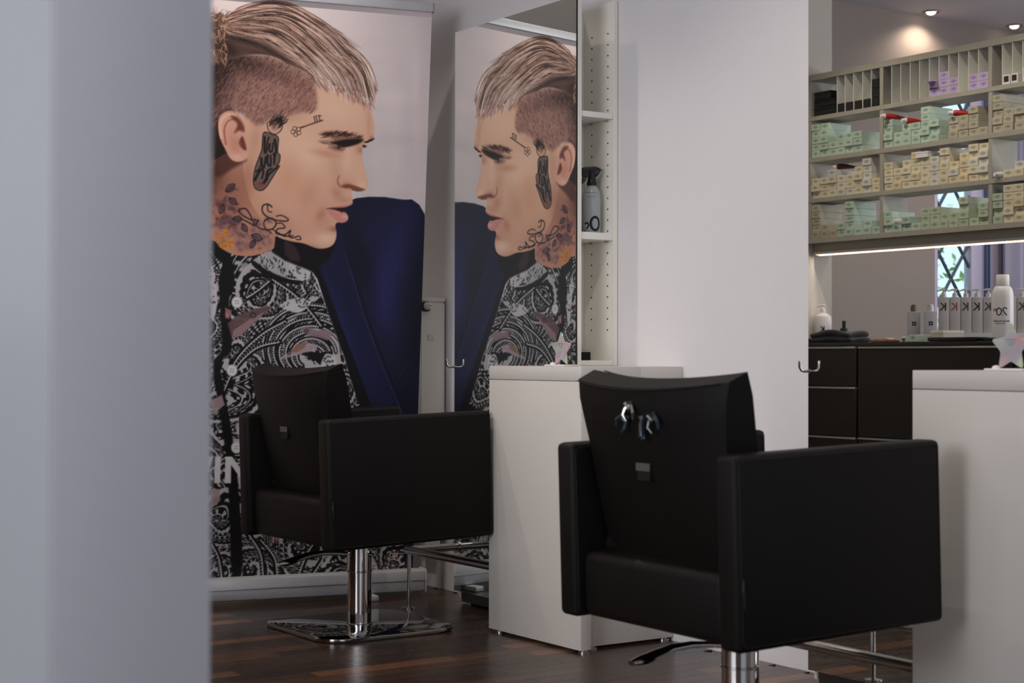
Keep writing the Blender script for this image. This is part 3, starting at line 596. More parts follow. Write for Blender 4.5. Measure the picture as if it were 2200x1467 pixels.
# ceiling downlights
GLOW = mat('lamp_glow', (255, 240, 225), .4, emit=(255, 236, 214), es=14)
dl = None
for i, (x, y) in enumerate(LABS[:2]):
    lab = ['round ceiling downlight, left one of two seen in the right mirror', 'round ceiling downlight at the right edge, seen in the right mirror'][i] if i < 2 else 'round recessed ceiling downlight outside the view'
    if dl is None:
        dl = thing('downlight', lab, 'lamp', (x, y, 2.95), 0)
        MB().lathe([(.030, -.001), (.046, -.001), (.050, -.005), (.047, -.009), (.030, -.006)], 24).build('ring', STEEL, dl)
        MB().lathe([(.0, -.020), (.014, -.018), (.024, -.012), (.029, -.004)], 20).build('lamp', GLOW, dl)
        o = dl
    else: o = dup(dl, (x, y, 2.95)); o['label'] = lab
    o['group'] = 'ceiling downlights'

# ================================================================ MIRROR STATIONS
def station(dy, first):
    tag_ = 'left' if first else 'right'
    y0, y1 = 4.357 + dy, 5.115 + dy
    # mirror with its carcass, niche at the near end
    t = thing('mirror_unit', {'left': 'tall wall mirror reflecting the banner, open shelf niche at its right end', 'right': 'tall mirror at the right edge reflecting shelves of cartons'}[tag_], 'mirror', (MXP, y0, 0))
    def P(x0, x1, a, c_, z0, z1, n, m=CREAM, bev=.0012, lab=None):
        return MB().box(x0 - MXP, x1 - MXP, a - y0, c_ - y0, z0, z1, bev, 1).build(n, m, t, label=lab)
    P(MXP, MXP + .004, y0 + .006, y1, .046, 2.088, 'mirror_glass', MIRR, 0, 'silvered glass')
    P(MXP - .0005, MXP + .006, y0 + .003, y0 + .006, .046, 2.088, 'glass_edge', BLACK, 0, 'dark glass edge')
    P(MXP + .004, MXP + .019, y0, y1 - .003, .046, 2.088, 'front_panel')
    P(MXP + .153, MXP + .168, y0, y1, .87, 2.088, 'back_panel')
    P(MXP + .019, MXP + .153, y0 + .168, y0 + .18, .87, 2.045, 'inner_panel')
    P(MXP + .019, MXP + .168, y1 - .016, y1 - .004, .02, 2.088, 'end_panel')
    P(MXP + .06, MXP + .14, y0 + .1, y1 - .02, 0, .046, 'plinth', BLACK)
    P(MXP + .02, MXP + .04, y0 + .1, y1 - .02, .006, .046, 'plinth_strip', mat('plinth_grey', (58, 54, 50), .4))
    for k, (z0, z1) in enumerate([(.870, .888), (1.288, 1.312), (1.693, 1.712)]):
        P(MXP + .0195, MXP + .1525, y0 + .004, y0 + .166, z0, z1, 'shelf_board', mat('niche_shelf', (232, 230, 222), .35) if k == 0 else bpy.data.materials['niche_shelf'])
    # rows of pin holes in the inner face of the back panel
    for yh in (.035, .125):
        for k in range(30):
            z = .99 + k * .0368
            if min(abs(z - 1.30), abs(z - 1.70)) < .02 or z > 2.0: continue
            b = MB(); b.tube([(.1522, yh, z), (.1535, yh, z)], .0030, 8); b.build('pin_hole', HOLE, t)
    for z in (1.284, 1.689):
        for yh in (.035, .125):
            MB().tube([(.140, yh, z), (.153, yh, z)], .0028, 8).build('shelf_pin', STEEL, t)
    P(MXP + .118, MXP + .1525, y0 + .130, y0 + .1675, .8885, .916, 'cable_outlet', HOLE, 0, 'black cable outlet')
    # hook at the far edge
    hk = thing('coat_hook', 'small steel hook on the left edge of the %s mirror' % tag_, 'hook', (MXP, y1 - .004, .862))
    MB().tube([(0, 0, 0), (-.020, 0, -.001), (-.030, 0, .002), (-.036, 0, .010), (-.037, 0, .028)], .0036, 10).build('hook_rod', STEEL, hk)
    MB().tube([(-.0015, 0, 0), (0, 0, 0)], .006, 14).build('hook_base', STEEL, hk)
    # console
    cy0, cy1 = 4.02 + dy, 4.53 + dy
    c = thing('console', {'left': 'white console table with front panel under the left mirror', 'right': 'white console table cut off at the right edge of the picture'}[tag_], 'table', (2.96, cy0, 0))
    def Q(x0, x1, a, d, z0, z1, n, m=WHITE, bev=.0015): return MB().box(x0 - 2.96, x1 - 2.96, a - cy0, d - cy0, z0, z1, bev, 2).build(n, m, c)
    Q(2.96, 3.19 if 0 else 3.188, cy0, cy1, .826, .870, 'table_top')
    Q(3.1881, WX - .001, cy0, y0 - .001, .826, .870, 'table_top_back')
    Q(2.96, 3.0, cy0, cy1, .009, .8245, 'front_panel')
    Q(3.0005, WX - .002, cy0 + .045, cy0 + .075, .009, .8245, 'side_panel')
    for fx in (.02, .085):
        MB().lathe([(.018, 0), (.018, .005), (.012, .006), (.012, .0089)], 16, (fx - .0 if fx < .05 else fx, .012 if fx < .05 else .06)).build('foot', STEEL, c)
    MB().lathe([(.018, 0), (.018, .005), (.012, .006), (.012, .0089)], 16, (.37, .06)).build('foot', STEEL, c)
    MB().lathe([(.018, 0), (.018, .005), (.012, .006), (.012, .0089)], 16, (.02, .47)).build('foot', STEEL, c)
    # footrest rail
    fx = 2.989 if first else 2.972; fy = 5.108 + dy + (-.012 if not first else 0); fz = .207 if first else .168
    f = thing('footrest', 'chrome footrest rail below the %s mirror, bent round the console' % tag_, 'footrest', (fx, fy, 0))
    b = MB(); b.tube([(MXP - fx, -.012, fz), (.02, -.012, fz), (.006, -.012, fz)], .0145, 14); b.build('wall_rail', STEEL, f)
    b = MB(); b.tube([(0, .003, fz), (0, -.02, fz), (0, cy1 - fy + .002 if first else cy1 - fy + .001, fz)], .0145, 14); b.build('side_rail', STEEL, f)
    MB().tube([(MXP - fx - .006, -.012, fz), (MXP - fx, -.012, fz)], .022, 18).build('rail_flange', STEEL, f)
    MB().tube([(0, -.012, .004), (0, -.012, fz - .01)], .0075, 12).build('leg', STEEL, f)
    MB().lathe([(.026, 0), (.026, .003), (.012, .005), (.0076, .006)], 20, (0, -.012)).build('foot_flange', STEEL, f)
    # star display
    st = thing('star_display', {'left': 'small iridescent acrylic star standing on the left console before the mirror', 'right': 'larger-looking iridescent acrylic star on the right console at the picture edge'}[tag_], 'display', (3.1, (4.319 if first else 2.526), .870))
    R_ = .060; pts = []
    for k in range(10):
        r_ = R_ if k % 2 == 0 else R_ * .50; a = PI / 2 + k * PI / 5; pts.append((r_ * math.cos(a) * .98, r_ * math.sin(a)))
    rp = []
    for k in range(10):            # rounded tips and corners
        p0, p1, p2 = Vector(pts[k - 1]), Vector(pts[k]), Vector(pts[(k + 1) % 10]); q = .22 if k % 2 == 0 else .12
        for u in (0, .5, 1):
            a_, b_ = p1.lerp(p0, q), p1.lerp(p2, q); rp.append(((1 - u) ** 2 * a_ + 2 * u * (1 - u) * p1 + u * u * b_)[:])
    M = face_mat((0, 0, .0535), (-1, 0, 0))
    b = MB(); b.prism(rp, -.0015, .0015, M, .0008); b.build('star', IRID, st)
    b = MB(); P_ = [(M @ Vector((x * 1.0, y * 1.0, 0))) for x, y in rp]; b.tube([q[:] for q in P_], .0016, 6, closed=True); b.build('star_rim', IRID, st)
    MB().box(-.03, .03, -.055, .055, 0, .0048, .002).build('base', PLW, st)
    MB().lathe([(.010, .0048), (.009, .009), (.004, .012)], 14, (-.006, .038)).build('holder', PLW, st)
    for k in range(3): MB().box(-.0022, -.0018, -.016 + .004 * k, .016 - .004 * k, .072 - k * .006, .0735 - k * .006).build('printed_line', LINE, st)
# iridescent acrylic
IRID = bpy.data.materials.new('iridescent_acrylic'); IRID.use_nodes = True
nt = IRID.node_tree; N, L = nt.nodes, nt.links; p = N['Principled BSDF']
tc = N.new('ShaderNodeTexCoord'); no = N.new('ShaderNodeTexNoise'); no.inputs['Scale'].default_value = 9; L.new(tc.outputs['Object'], no.inputs['Vector'])
cr = N.new('ShaderNodeValToRGB'); L.new(no.outputs[0], cr.inputs[0]); E_ = cr.color_ramp.elements
E_[0].position = .3; E_[0].color = lin((226, 178, 156)); E_[1].position = .70; E_[1].color = lin((170, 206, 188))
for q, c_ in ((.40, (222, 184, 188)), (.47, (196, 196, 204)), (.58, (206, 212, 172))): e = E_.new(q); e.color = lin(c_)
L.new(cr.outputs[0], p.inputs['Base Color']); p.inputs['Roughness'].default_value = .15; p.inputs['Metallic'].default_value = .25; p.inputs['Transmission Weight'].default_value = .25
station(0, True); station(-1.83, False)

# spray bottle in the left niche
sb = thing('spray_bottle', 'grey spray bottle with black trigger head standing in the shelf niche', 'bottle', (3.301, 4.425, 1.3125))
MB().lathe([(.0, 0), (.028, 0), (.0302, .003), (.0302, .105), (.0295, .125), (.026, .142), (.019, .155), (.015, .160), (.015, .163)], 36).build('bottle_body', PLG, sb)
MB().lathe([(.0165, .1605), (.0168, .172), (.0145, .176), (.013, .192), (.0145, .205), (.012, .215)], 24).build('neck_collar', BLACK, sb)
b = MB()
prof = [(-.052, .205), (-.045, .218), (-.02, .2245), (.008, .226), (.022, .222), (.034, .213), (.0245, .210), (.024, .200), (.016, .192), (-.010, .190), (-.014, .196), (-.030, .192), (-.050, .188)]
b.prism(prof, -.010, .010, Matrix(((0.80, 0, .60, 0), (-.60, 0, .80, 0), (0, 1, 0, 0), (0, 0, 0, 1))), .003); b.build('trigger_head', BLACK, sb)
b = MB(); b.prism([(-.028, .193), (-.036, .18), (-.046, .165), (-.052, .15), (-.047, .149), (-.037, .162), (-.022, .178), (-.014, .193)], -.005, .005, Matrix(((0.80, 0, .60, 0), (-.60, 0, .80, 0), (0, 1, 0, 0), (0, 0, 0, 1))), .0015); b.build('trigger', BLACK, sb)
vd = Vector((-.60, -.80, 0))
def wrapM(z, off): a = math.atan2(vd.y, vd.x) + off; return face_mat((0, 0, z), (math.cos(a), math.sin(a), 0))
text('REDKEN', .0125, BLK2, sb, wrapM(.132, -.10), wrap=.0272)
text('5TH AVENUE NYC', .004, LINE, sb, wrapM(.122, -.10), wrap=.0298)
digits([('2', -.0185, .006, .030, .0052), ('0', .012, .006, .052, .0085)], BLK2, sb, wrapM(0, 0), .0303)

# radiator beside the mirror, its valve end towards the camera
rd = thing('radiator', 'white panel radiator with a round valve between banner and left mirror', 'radiator', (3.24, 5.44, 0))
MB().box(0, .109, .004, .60, .20, 1.112, .004).build('panel', RAD, rd)
MB().box(-.002, .111, 0, .61, 1.112, 1.128, .002).build('top_grille', RAD, rd)
MB().box(.004, .108, -.0, .004, .21, 1.105, .0015).build('side_cover', RAD, rd)
b = MB(); b.tube([(.016, -.02, 1.092), (.016, 0, 1.092)], .020, 24); b.build('valve_ring', BLACK, rd)
b = MB(); b.tube([(.016, -.045, 1.094), (.016, -.036, 1.094), (.016, -.02, 1.094)], [.009, .0145, .0155], 24); b.build('thermostat_knob', PLW, rd)
b = MB(); b.tube([(.016, -.048, 1.094), (.016, -.045, 1.094)], .004, 12); b.build('knob_cap', GREYM, rd)
MB().box(.030, .058, -.0025, -.0001, .962, .985, .001).build('rating_plate', mat('plate_grey', (206, 204, 198), .5), rd)
for yy in (.1, .5): MB().box(.09, .1185, yy, yy + .03, .3, .36).build('bracket', STEEL, rd)
MB().tube([(.05, .06, 0), (.05, .06, .2)], .009, 12).build('supply_pipe', RAD, rd)
MB().box(.02, .09, .0, .05, .172, .2, .002).build('lower_cover', RAD, rd)

# ================================================================ BANNER
bn = thing('rollup_banner', 'tall roll-up banner with a printed portrait of a tattooed blond man in navy jacket', 'banner', (2.70, 5.44, 0))
BA, BB, BC = 6.005, -.211, -.063
def on_b(x, z): return Vector((x, BA + BB * x + BC * (z - .9), z))
def to_px(P):
    d = P - Vector((0, 0, .9)); q = d @ fw; return 1100 + F_ * (d @ r2) / q, 733.5 - F_ * (d @ u2) / q
cv = paint_banner()
XL, XR, ZB, ZT = 2.33, 3.1745, .045, 2.187
NXB, NZB = 408, 975
xs = np.linspace(XL, XR, NXB); zs = np.linspace(ZB, ZT, NZB)
GX, GZ = np.meshgrid(xs, zs); GY = BA + BB * GX + BC * (GZ - .9)
D = np.stack([GX, GY, GZ - .9], -1); q = D @ np.array(fw); UX = 1100 + F_ * (D @ np.array(r2)) / q - PX0 - .5; UY = 733.5 - F_ * (D @ np.array(u2)) / q - PY0 - .5
def bil(a, x, y):
    x = np.clip(x, 0, a.shape[1] - 1.001); y = np.clip(y, 0, a.shape[0] - 1.001); i, j = x.astype(int), y.astype(int); f_, g_ = (x - i)[..., None], (y - j)[..., None]
    return a[j, i] * (1 - f_) * (1 - g_) + a[j, i + 1] * f_ * (1 - g_) + a[j + 1, i] * (1 - f_) * g_ + a[j + 1, i + 1] * f_ * g_
CO = bil(cv.a, UX, UY)
lo = bpy.data.meshes.new('print'); lx, ly = bn.location.x, bn.location.y
verts = np.stack([GX - lx, GY - ly, GZ], -1).reshape(-1, 3); idx = np.arange(NXB * NZB).reshape(NZB, NXB)
faces = np.stack([idx[:-1, :-1], idx[:-1, 1:], idx[1:, 1:], idx[1:, :-1]], -1).reshape(-1, 4)
lo.vertices.add(len(verts)); lo.vertices.foreach_set('co', verts.astype(np.float32).ravel())
lo.loops.add(faces.size); lo.loops.foreach_set('vertex_index', faces.astype(np.int32).ravel())
lo.polygons.add(len(faces)); lo.polygons.foreach_set('loop_start', np.arange(0, faces.size, 4, dtype=np.int32)); lo.update(calc_edges=True)
ca = lo.color_attributes.new('print', 'FLOAT_COLOR', 'POINT')
lc = np.where(CO <= .04045, CO / 12.92, ((CO + .055) / 1.055) ** 2.4)
ca.data.foreach_set('color', np.concatenate([lc, np.ones(lc.shape[:2] + (1,))], -1).astype(np.float32).ravel())
PRINT = bpy.data.materials.new('banner_print'); PRINT.use_nodes = True
nt = PRINT.node_tree; N, L = nt.nodes, nt.links; p = N['Principled BSDF']; at_ = N.new('ShaderNodeVertexColor'); at_.layer_name = 'print'
hs_ = N.new('ShaderNodeVectorMath'); hs_.operation = 'SCALE'; hs_.inputs['Scale'].default_value = 1.0; L.new(at_.outputs[0], hs_.inputs[0]); L.new(hs_.outputs[0], p.inputs['Base Color'])
p.inputs['Roughness'].default_value = .55; p.inputs['Specular IOR Level'].default_value = .3
lo.materials.append(PRINT); o = bpy.data.objects.new('printed_sheet', lo); COL.objects.link(o); o.parent = bn
b = MB(); v = [b.b.verts.new(on_b(x, z) - Vector((lx, ly, 0)) + Vector((0, .001, 0))) for x, z in [(2.19, ZB), (XL + .001, ZB), (XL + .001, ZT), (2.19, ZT)]]; b.b.faces.new(v)
b.build('sheet_margin', mat('margin_pink', (206, 190, 190), .55), bn)
b = MB(); v = [b.b.verts.new(on_b(x, z) - Vector((lx, ly, 0)) + Vector((0, .003, 0))) for x, z in [(2.19, ZB), (XR, ZB), (XR, ZT), (2.19, ZT)]]; b.b.faces.new(v)
b.build('sheet_back', mat('sheet_grey', (150, 150, 150), .7), bn)
dirb = Vector((1, BB, 0)).normalized(); nb = Vector((BB, -1, 0)).normalized()
def rail(z0, z1, xa, xb, t0, t1, name, m, bev=.003):
    a, c_ = on_b(xa, (z0 + z1) / 2), on_b(xb, (z0 + z1) / 2); L_ = (c_ - a).length
    M = Matrix((dirb, -nb, Vector((0, 0, 1)))).transposed().to_4x4(); M.translation = Vector((a.x - lx, a.y - ly, 0))
    return MB().box(0, L_, -t1, t0, z0, z1, bev, 2, M).build(name, m, bn)
rail(2.183, 2.215, 2.19, 3.176, .012, .012, 'top_rail', ALU)
rail(2.181, 2.217, 3.176, 3.180, .014, .014, 'end_cap', GREYM, .001)
rail(.020, .100, 2.17, 3.20, -.000, .075, 'base_cassette', ALU, .010)
rail(.058, .064, 2.17, 3.2005, -.06, .0765, 'cassette_groove', GREYM, .001)
rail(.018, .103, 3.20, 3.206, .002, .078, 'cassette_end', ALU, .002)
M = Matrix((dirb, -nb, Vector((0, 0, 1)))).transposed().to_4x4()
for xf in (2.985,):
    a = on_b(xf, 0); M.translation = Vector((a.x - lx, a.y - ly, 0)); MB().box(-.022, .022, -.135, -.05, .0005, .020, .003, 2, M).build('swing_foot', ALU, bn)
a, c_ = on_b(2.70, .1), on_b(2.70, 2.19)
MB().tube([a - Vector((lx, ly - .03, 0)), c_ - Vector((lx, ly - .03, 0))], .009, 10).build('support_pole', ALU, bn)

# ================================================================ SALON CHAIRS
def tilt(M0=None):
    T = Matrix.Translation(Vector((0, 0, .30))) @ Matrix.Rotation(math.radians(-1.8), 4, 'Y') @ Matrix.Translation(Vector((0, 0, -.30)))
    return T
def make_chair():
    t = thing('salon_chair', '', 'chair')
    T = tilt()
    x0, x1 = -.280, .324
    for s in (-1, 1):
        ya, yb = (.256, .324) if s > 0 else (-.324, -.256)
        b = MB().box(x0, x1, ya, yb, .306, .714, .014, 3); b.xf(T); arm = b.build('armrest', LEATH, t)
        for yo in (ya + .001, yb - .001):          # piping round both faces
            r_ = .026; q = []
            for cx_, cz_, a0 in [(x1 - r_, .714 - r_, 0), (x0 + r_, .714 - r_, PI / 2), (x0 + r_, .306 + r_, PI), (x1 - r_, .306 + r_, 1.5 * PI)]:
                for k in range(4): a = a0 + k * PI / 6; q.append((cx_ + (r_ - .0115) * math.cos(a), yo, cz_ + (r_ - .0115) * math.sin(a)))
            b = MB().tube(q, .0018, 6, closed=True); b.xf(T); b.build('piping', PIPE, arm)
    b = MB().box(-.262, .27, -.255, .255, .309, .462, .022, 3); b.xf(T); b.build('seat_base', LEATH, t)
    b = MB().box(-.20, .300, -.255, .255, .450, .496, .018, 3); b.xf(T); b.build('seat_cushion', LEATH, t)
    # curved reclined backrest
    b = MB(); ny, nz = 15, 10; lean = math.tan(math.radians(12.5)); G = {}
    H0, H1, TK = .43, .884, .084
    for side in (0, 1):
        for i in range(ny):
            for j in range(nz):
                u = -1 + 2 * i / (ny - 1); w = j / (nz - 1)
                z = H0 + (H1 - H0) * w - (.016 * (1 - u * u) * w) - (.020 if side == 0 else 0) * w ** 3
                xx = -.200 - (z - H0) * lean + .035 * u * u * (.5 + .5 * w) + (TK if side else 0) - .010 * math.sin(w * PI) * (1 if side == 0 else -1)
                ee = max(0, abs(u) - .93) / .07; ff = max(0, w - .94) / .06
                sh_ = (ee ** 2 * .008 + ff ** 2 * .008) * (1 if side == 0 else -1)
                G[side, i, j] = b.b.verts.new((xx + sh_, u * (.243 + .030 * max(0, (z - .70) / .175)), z))
    for side in (0, 1):
        for i in range(ny - 1):
            for j in range(nz - 1): b.b.faces.new((G[side, i, j], G[side, i + 1, j], G[side, i + 1, j + 1], G[side, i, j + 1]))
    for i in range(ny - 1):
        for j in (0, nz - 1): b.b.faces.new((G[0, i, j], G[0, i + 1, j], G[1, i + 1, j], G[1, i, j]))
    for j in range(nz - 1):
        for i in (0, ny - 1): b.b.faces.new((G[0, i, j], G[0, i, j + 1], G[1, i, j + 1], G[1, i, j]))
    es = [e for e in b.b.edges if len(e.link_faces) == 2 and e.calc_face_angle(0) > .6]
    bmesh.ops.bevel(b.b, geom=es, offset=.013, segments=4, profile=.6, affect='EDGES')
    pipe = []
    b.xf(T); back = b.build('backrest', LEATH, t)
    for side in (0, 1):
        q = []
        for i in range(ny):
            u = -1 + 2 * i / (ny - 1); z = H1 - .016 * (1 - u * u) - (.0235 if side == 0 else .003)
            q.append((-.200 - (z - H0) * lean + .035 * u * u + (TK - .0005 if side else .0005), u * .254, z))
        b = MB().tube(q, .0016, 6); b.xf(T); b.build('piping', PIPE, back)
    z = .672; xr = -.200 - (z - H0) * lean - .009
    b = MB().box(xr - .004, xr - .001, -.020, .030, z - .009, z + .009, .001, 1); b.xf(T); b.build('care_tag', mat('tag_grey', (74, 70, 67), .7) if 'tag_grey' not in bpy.data.materials else bpy.data.materials['tag_grey'], back, label='small grey woven tag')
    b = MB().box(xr - .003, xr + .004, -.020, .026, z - .030, z - .010, .001, 1); b.xf(T); b.build('tag_flap', PIPE, back)
    b = MB().box(x0 + .010, x0 + .016, -.328, -.3235, .40, .46, .001, 1); b.xf(T); b.build('side_tag', BLACK, t)
    # pump column
    MB().box(-.10, .12, -.10, .10, .284, .308, .004).build('seat_plate', BLACK, t)
    MB().lathe([(.042, .192), (.042, .283)], 40).build('piston', CHROME, t)
    MB().lathe([(.0435, .186), (.0440, .188), (.0440, .191), (.0425, .1925)], 40).build('column_ring', CHROME, t)
    MB().lathe([(.041, .018), (.041, .186)], 40).build('column', CHROME, t)
    MB().lathe([(.046, .0145), (.046, .0165), (.0415, .0185)], 40).build('column_flange', CHROME, t)
    MB().tube([(.02, -.038, .245), (.026, -.050, .245)], .005, 10).build('lock_screw', CHROME, t)
    # lever
    P_ = [(-.036, .012, .246), (-.075, .02, .250), (-.12, .03, .252), (-.17, .04, .247), (-.21, .046, .236), (-.245, .05, .226), (-.272, .052, .222)]
    b = MB(); rings = []
    for (x, y, z), w, h in zip(P_, (.006, .008, .010, .013, .018, .024, .012), (.007, .008, .009, .010, .011, .011, .006)):
        rings.append([b.b.verts.new((x, y + w * math.cos(a), z + h * math.sin(a))) for a in np.linspace(0, 2 * PI, 13)[:-1]])
    for A, B in zip(rings, rings[1:]):
        for k in range(12): b.b.faces.new((A[k], A[(k + 1) % 12], B[(k + 1) % 12], B[k]))
    b.b.faces.new(rings[0][::-1]); b.b.faces.new(rings[-1]); b.build('pump_lever', CHROME, t)
    # square base plate, rounded corners
    hw, r_ = .250, .090; q = []
    for cx_, cy_, a0 in [(hw - r_, hw - r_, 0), (-hw + r_, hw - r_, PI / 2), (-hw + r_, -hw + r_, PI), (hw - r_, -hw + r_, 1.5 * PI)]:
        for k in range(9): a = a0 + k * PI / 16; q.append((cx_ + r_ * math.cos(a), cy_ + r_ * math.sin(a)))
    b = MB(); b.prism(q, .003, .0142, None, .003); b.build('base_plate', DCHR, t)
    b = MB(); b.prism([(x * .95, y * .95) for x, y in q], 0, .0032); b.build('base_pad', BLACK, t)
    return t
ch = make_chair(); ch.location = (2.635, 4.818, 0); ch.rotation_euler = (0, 0, math.radians(.2))
ch['label'] = 'dark brown leather salon chair standing nearer the banner, farther of the two'; ch['group'] = 'salon chairs'
c2 = dup(ch, (2.556, 2.855, 0), math.radians(-1.0)); c2['label'] = 'near black-looking leather salon chair with hair clips on its backrest'
for q in c2.children:
    if q.name.split('.')[0] not in ('column', 'column_ring', 'column_flange', 'base_plate', 'base_pad'): q.location.z -= .008
# hair clips pinned to the near chair
def clip(name, lab, y, z, rot, m, kind):
    t = thing(name, lab, 'hair clip', c2.location + Matrix.Rotation(math.radians(-1.0), 3, 'Z') @ Vector((-.200 - (z - .43) * .2217 - .026, y, z)), math.radians(-1.0), 'hair clips on the near chair')
    Rr = Matrix.Rotation(math.radians(rot), 4, 'X') @ Matrix.Rotation(math.radians(14), 4, 'Y')
    if kind == 'claw':
        b = MB()
        for s in (-1, 1):
            b.tube([(-.004, 0, .018), (-.010, s * .012, .010), (-.010, s * .018, -.004), (-.004, s * .012, -.018)], [.003, .0045, .004, .002], 8)
        b.xf(Rr); b.build('jaw', m, t)
        b = MB()
        for s in (-1, 1): b.tube([(-.006, s * .004, .008), (-.014, s * .010, .022)], [.004, .005], 8)
        b.xf(Rr); b.build('grip', m, t)
        b = MB().tube([(-.008, -.006, .008), (-.008, .006, .008)], .0035, 10); b.xf(Rr); b.build('spring', CHROME, t)
    else:
        b = MB().box(-.006, -.003, -.006, .006, -.032, .026, .0015); b.xf(Rr); b.build('blade', m, t)
        b = MB().box(-.012, -.009, -.005, .005, -.028, .022, .0015); b.xf(Rr); b.build('blade', m, t)
        b = MB().tube([(-.007, -.007, .020), (-.007, .007, .020)], .0045, 10); b.xf(Rr); b.build('spring', CHROME, t)
clip('hair_clip', 'dark claw hair clip, leftmost on the near chair back', .046, .752, 35, mat('smoke_plastic', (44, 54, 64), .15), 'claw')
clip('hair_clip', 'silver butterfly hair clip topmost on the near chair back', .012, .776, -10, STEEL, 'claw')
clip('hair_clip', 'flat dark metal hair clip in the middle of the near chair back', -.026, .748, -18, mat('gunmetal', (92, 104, 116), .2, .9), 'flat')
clip('hair_clip', 'dark claw hair clip, rightmost on the near chair back', -.070, .754, -25, bpy.data.materials['smoke_plastic'], 'claw')

# ================================================================ SHELVES AND COUNTER ACROSS THE ROOM (seen in the right mirror)
XF, XB = .48, .305
BZ = [(2.298, 2.328), (2.094, 2.116), (1.884, 1.908), (1.680, 1.702), (1.475, 1.500)]
YE = 3.75
su = thing('wall_shelf', 'long grey-beige open shelf rack filled with tube cartons, seen in the right mirror', 'shelf', (XF, YE, 0))
def SP(x0, x1, y0, y1, z0, z1, n, m=SHELF, bev=.001): return MB().box(x0 - XF, x1 - XF, y0 - YE, y1 - YE, z0, z1, bev, 1).build(n, m, su)
for z0, z1 in BZ: SP(XB, XF, YE, 6.085, z0, z1, 'shelf_board')
for y0, y1 in [(6.0585, 6.085), (5.569, 5.592), (4.9135, 4.935), (4.30, 4.322), (YE, YE + .02)]:
    for (a, z0), (z1, c_) in zip(BZ[::-1][:-1], BZ[::-1][1:]): SP(XB, XF - .002, y0, y1, z0, z1, 'divider')
for y in [5.878, 5.824, 5.766, 5.706, 5.648, 5.516, 5.458, 5.399, 5.341, 5.281, 5.223, 5.165, 5.107, 5.049, 4.992, 4.858, 4.802, 4.746, 4.69, 4.63]:
    SP(XB + .004, XF - .004, y - .0015, y + .0015, 2.1165, 2.2975, 'thin_partition', SHELFW, 0)
SP(XB, XF - .045, YE, 6.085, 1.433, 1.475, 'fascia', SHELF)
led = SP(XF - .050, XF - .036, YE, 6.08, 1.421, 1.433, 'led_channel', ALU, 0)
b = MB()
for k in range(106): b.box(-.049 + .0, -.036, k * .0219 + .0, k * .0219 + .010, 1.4180, 1.4212)
SP(XF - .0535, XF - .0505, YE, 6.08, 1.4125, 1.433, 'led_shade_lip', ALU, 0)  # added lip, blocks the strip's light to cast the diagonal shadow
o = b.build('led_chips', mat('led_glow', (255, 220, 190), .5, emit=(255, 196, 160), es=1.8), su, smooth=False); o['kind'] = 'stuff'
# cartons
def emblem_mat(name, rgb, ink):
    m = bpy.data.materials.new(name); m.use_nodes = True; nt = m.node_tree; N, L = nt.nodes, nt.links; p = N['Principled BSDF']; p.inputs['Roughness'].default_value = .55
    tc = N.new('ShaderNodeTexCoord'); sp = N.new('ShaderNodeSeparateXYZ'); L.new(tc.outputs['Generated'], sp.inputs[0])
    def M_(op, a, b=None):
        n = N.new('ShaderNodeMath'); n.operation = op
        for i, v in enumerate((a, b)):
            if v is None: continue
            if isinstance(v, (int, float)): n.inputs[i].default_value = v
            else: L.new(v, n.inputs[i])
        return n.outputs[0]
    u = M_('ABSOLUTE', M_('SUBTRACT', sp.outputs['Y'], .5)); v = M_('ABSOLUTE', M_('SUBTRACT', sp.outputs['Z'], .56))
    dm = M_('ADD', M_('DIVIDE', u, .36), M_('DIVIDE', v, .28)); front = M_('GREATER_THAN', sp.outputs['X'], .985)
    no = N.new('ShaderNodeTexNoise'); no.inputs['Scale'].default_value = 9; L.new(tc.outputs['Generated'], no.inputs['Vector']); no.inputs['Scale'].default_value = 14
    k = M_('MULTIPLY', M_('MULTIPLY', M_('LESS_THAN', dm, 1), front), M_('GREATER_THAN', no.outputs[0], .44))
    k2 = M_('MULTIPLY', k, .62)
    oi = N.new('ShaderNodeObjectInfo'); mr = N.new('ShaderNodeMapRange'); mr.inputs[3].default_value = .90; mr.inputs[4].default_value = 1.06; L.new(oi.outputs['Random'], mr.inputs[0])
    sc = N.new('ShaderNodeVectorMath'); sc.operation = 'SCALE'; sc.inputs[0].default_value = lin(rgb)[:3]; L.new(mr.outputs[0], sc.inputs['Scale'])
    mx = N.new('ShaderNodeMix'); mx.data_type = 'RGBA'; L.new(k2, mx.inputs['Factor']); L.new(sc.outputs[0], mx.inputs['A']); mx.inputs['B'].default_value = lin(ink); L.new(mx.outputs['Result'], p.inputs['Base Color'])
    return m
CM = {'mint': emblem_mat('mint_carton', (184, 202, 184), (70, 92, 80)), 'cream': emblem_mat('cream_carton', (218, 208, 180), (110, 96, 70)), 'peach': emblem_mat('peach_carton', (222, 204, 170), (120, 90, 60)),
      'taupe': emblem_mat('taupe_carton', (178, 170, 150), (96, 88, 76)), 'pale': emblem_mat('pale_carton', (212, 208, 196), (90, 88, 92)), 'lilac': emblem_mat('lilac_carton', (190, 166, 206), (96, 70, 120)),
      'black': mat('black_carton', (20, 20, 22), .4), 'sage': emblem_mat('sage_carton', (184, 194, 168), (84, 94, 80))}
BW, BH, BD = .0555, .0332, .160
def carton_mesh(key):
    b = MB(); b.box(-BD, -.0006, -BW / 2, BW / 2, 0, BH, .0008, 1); b.box(-.001, 0, -BW / 2 + .001, BW / 2 - .001, .0012, BH - .0022)
    b.box(-BD + .01, -.012, -BW / 2 + .004, BW / 2 - .004, BH - .0001, BH + .0003)
    o = b.build('tube_carton', CM[key], smooth=False); me = o.data; bpy.data.objects.remove(o); return me
CMESH = {k: carton_mesh(k) for k in CM}
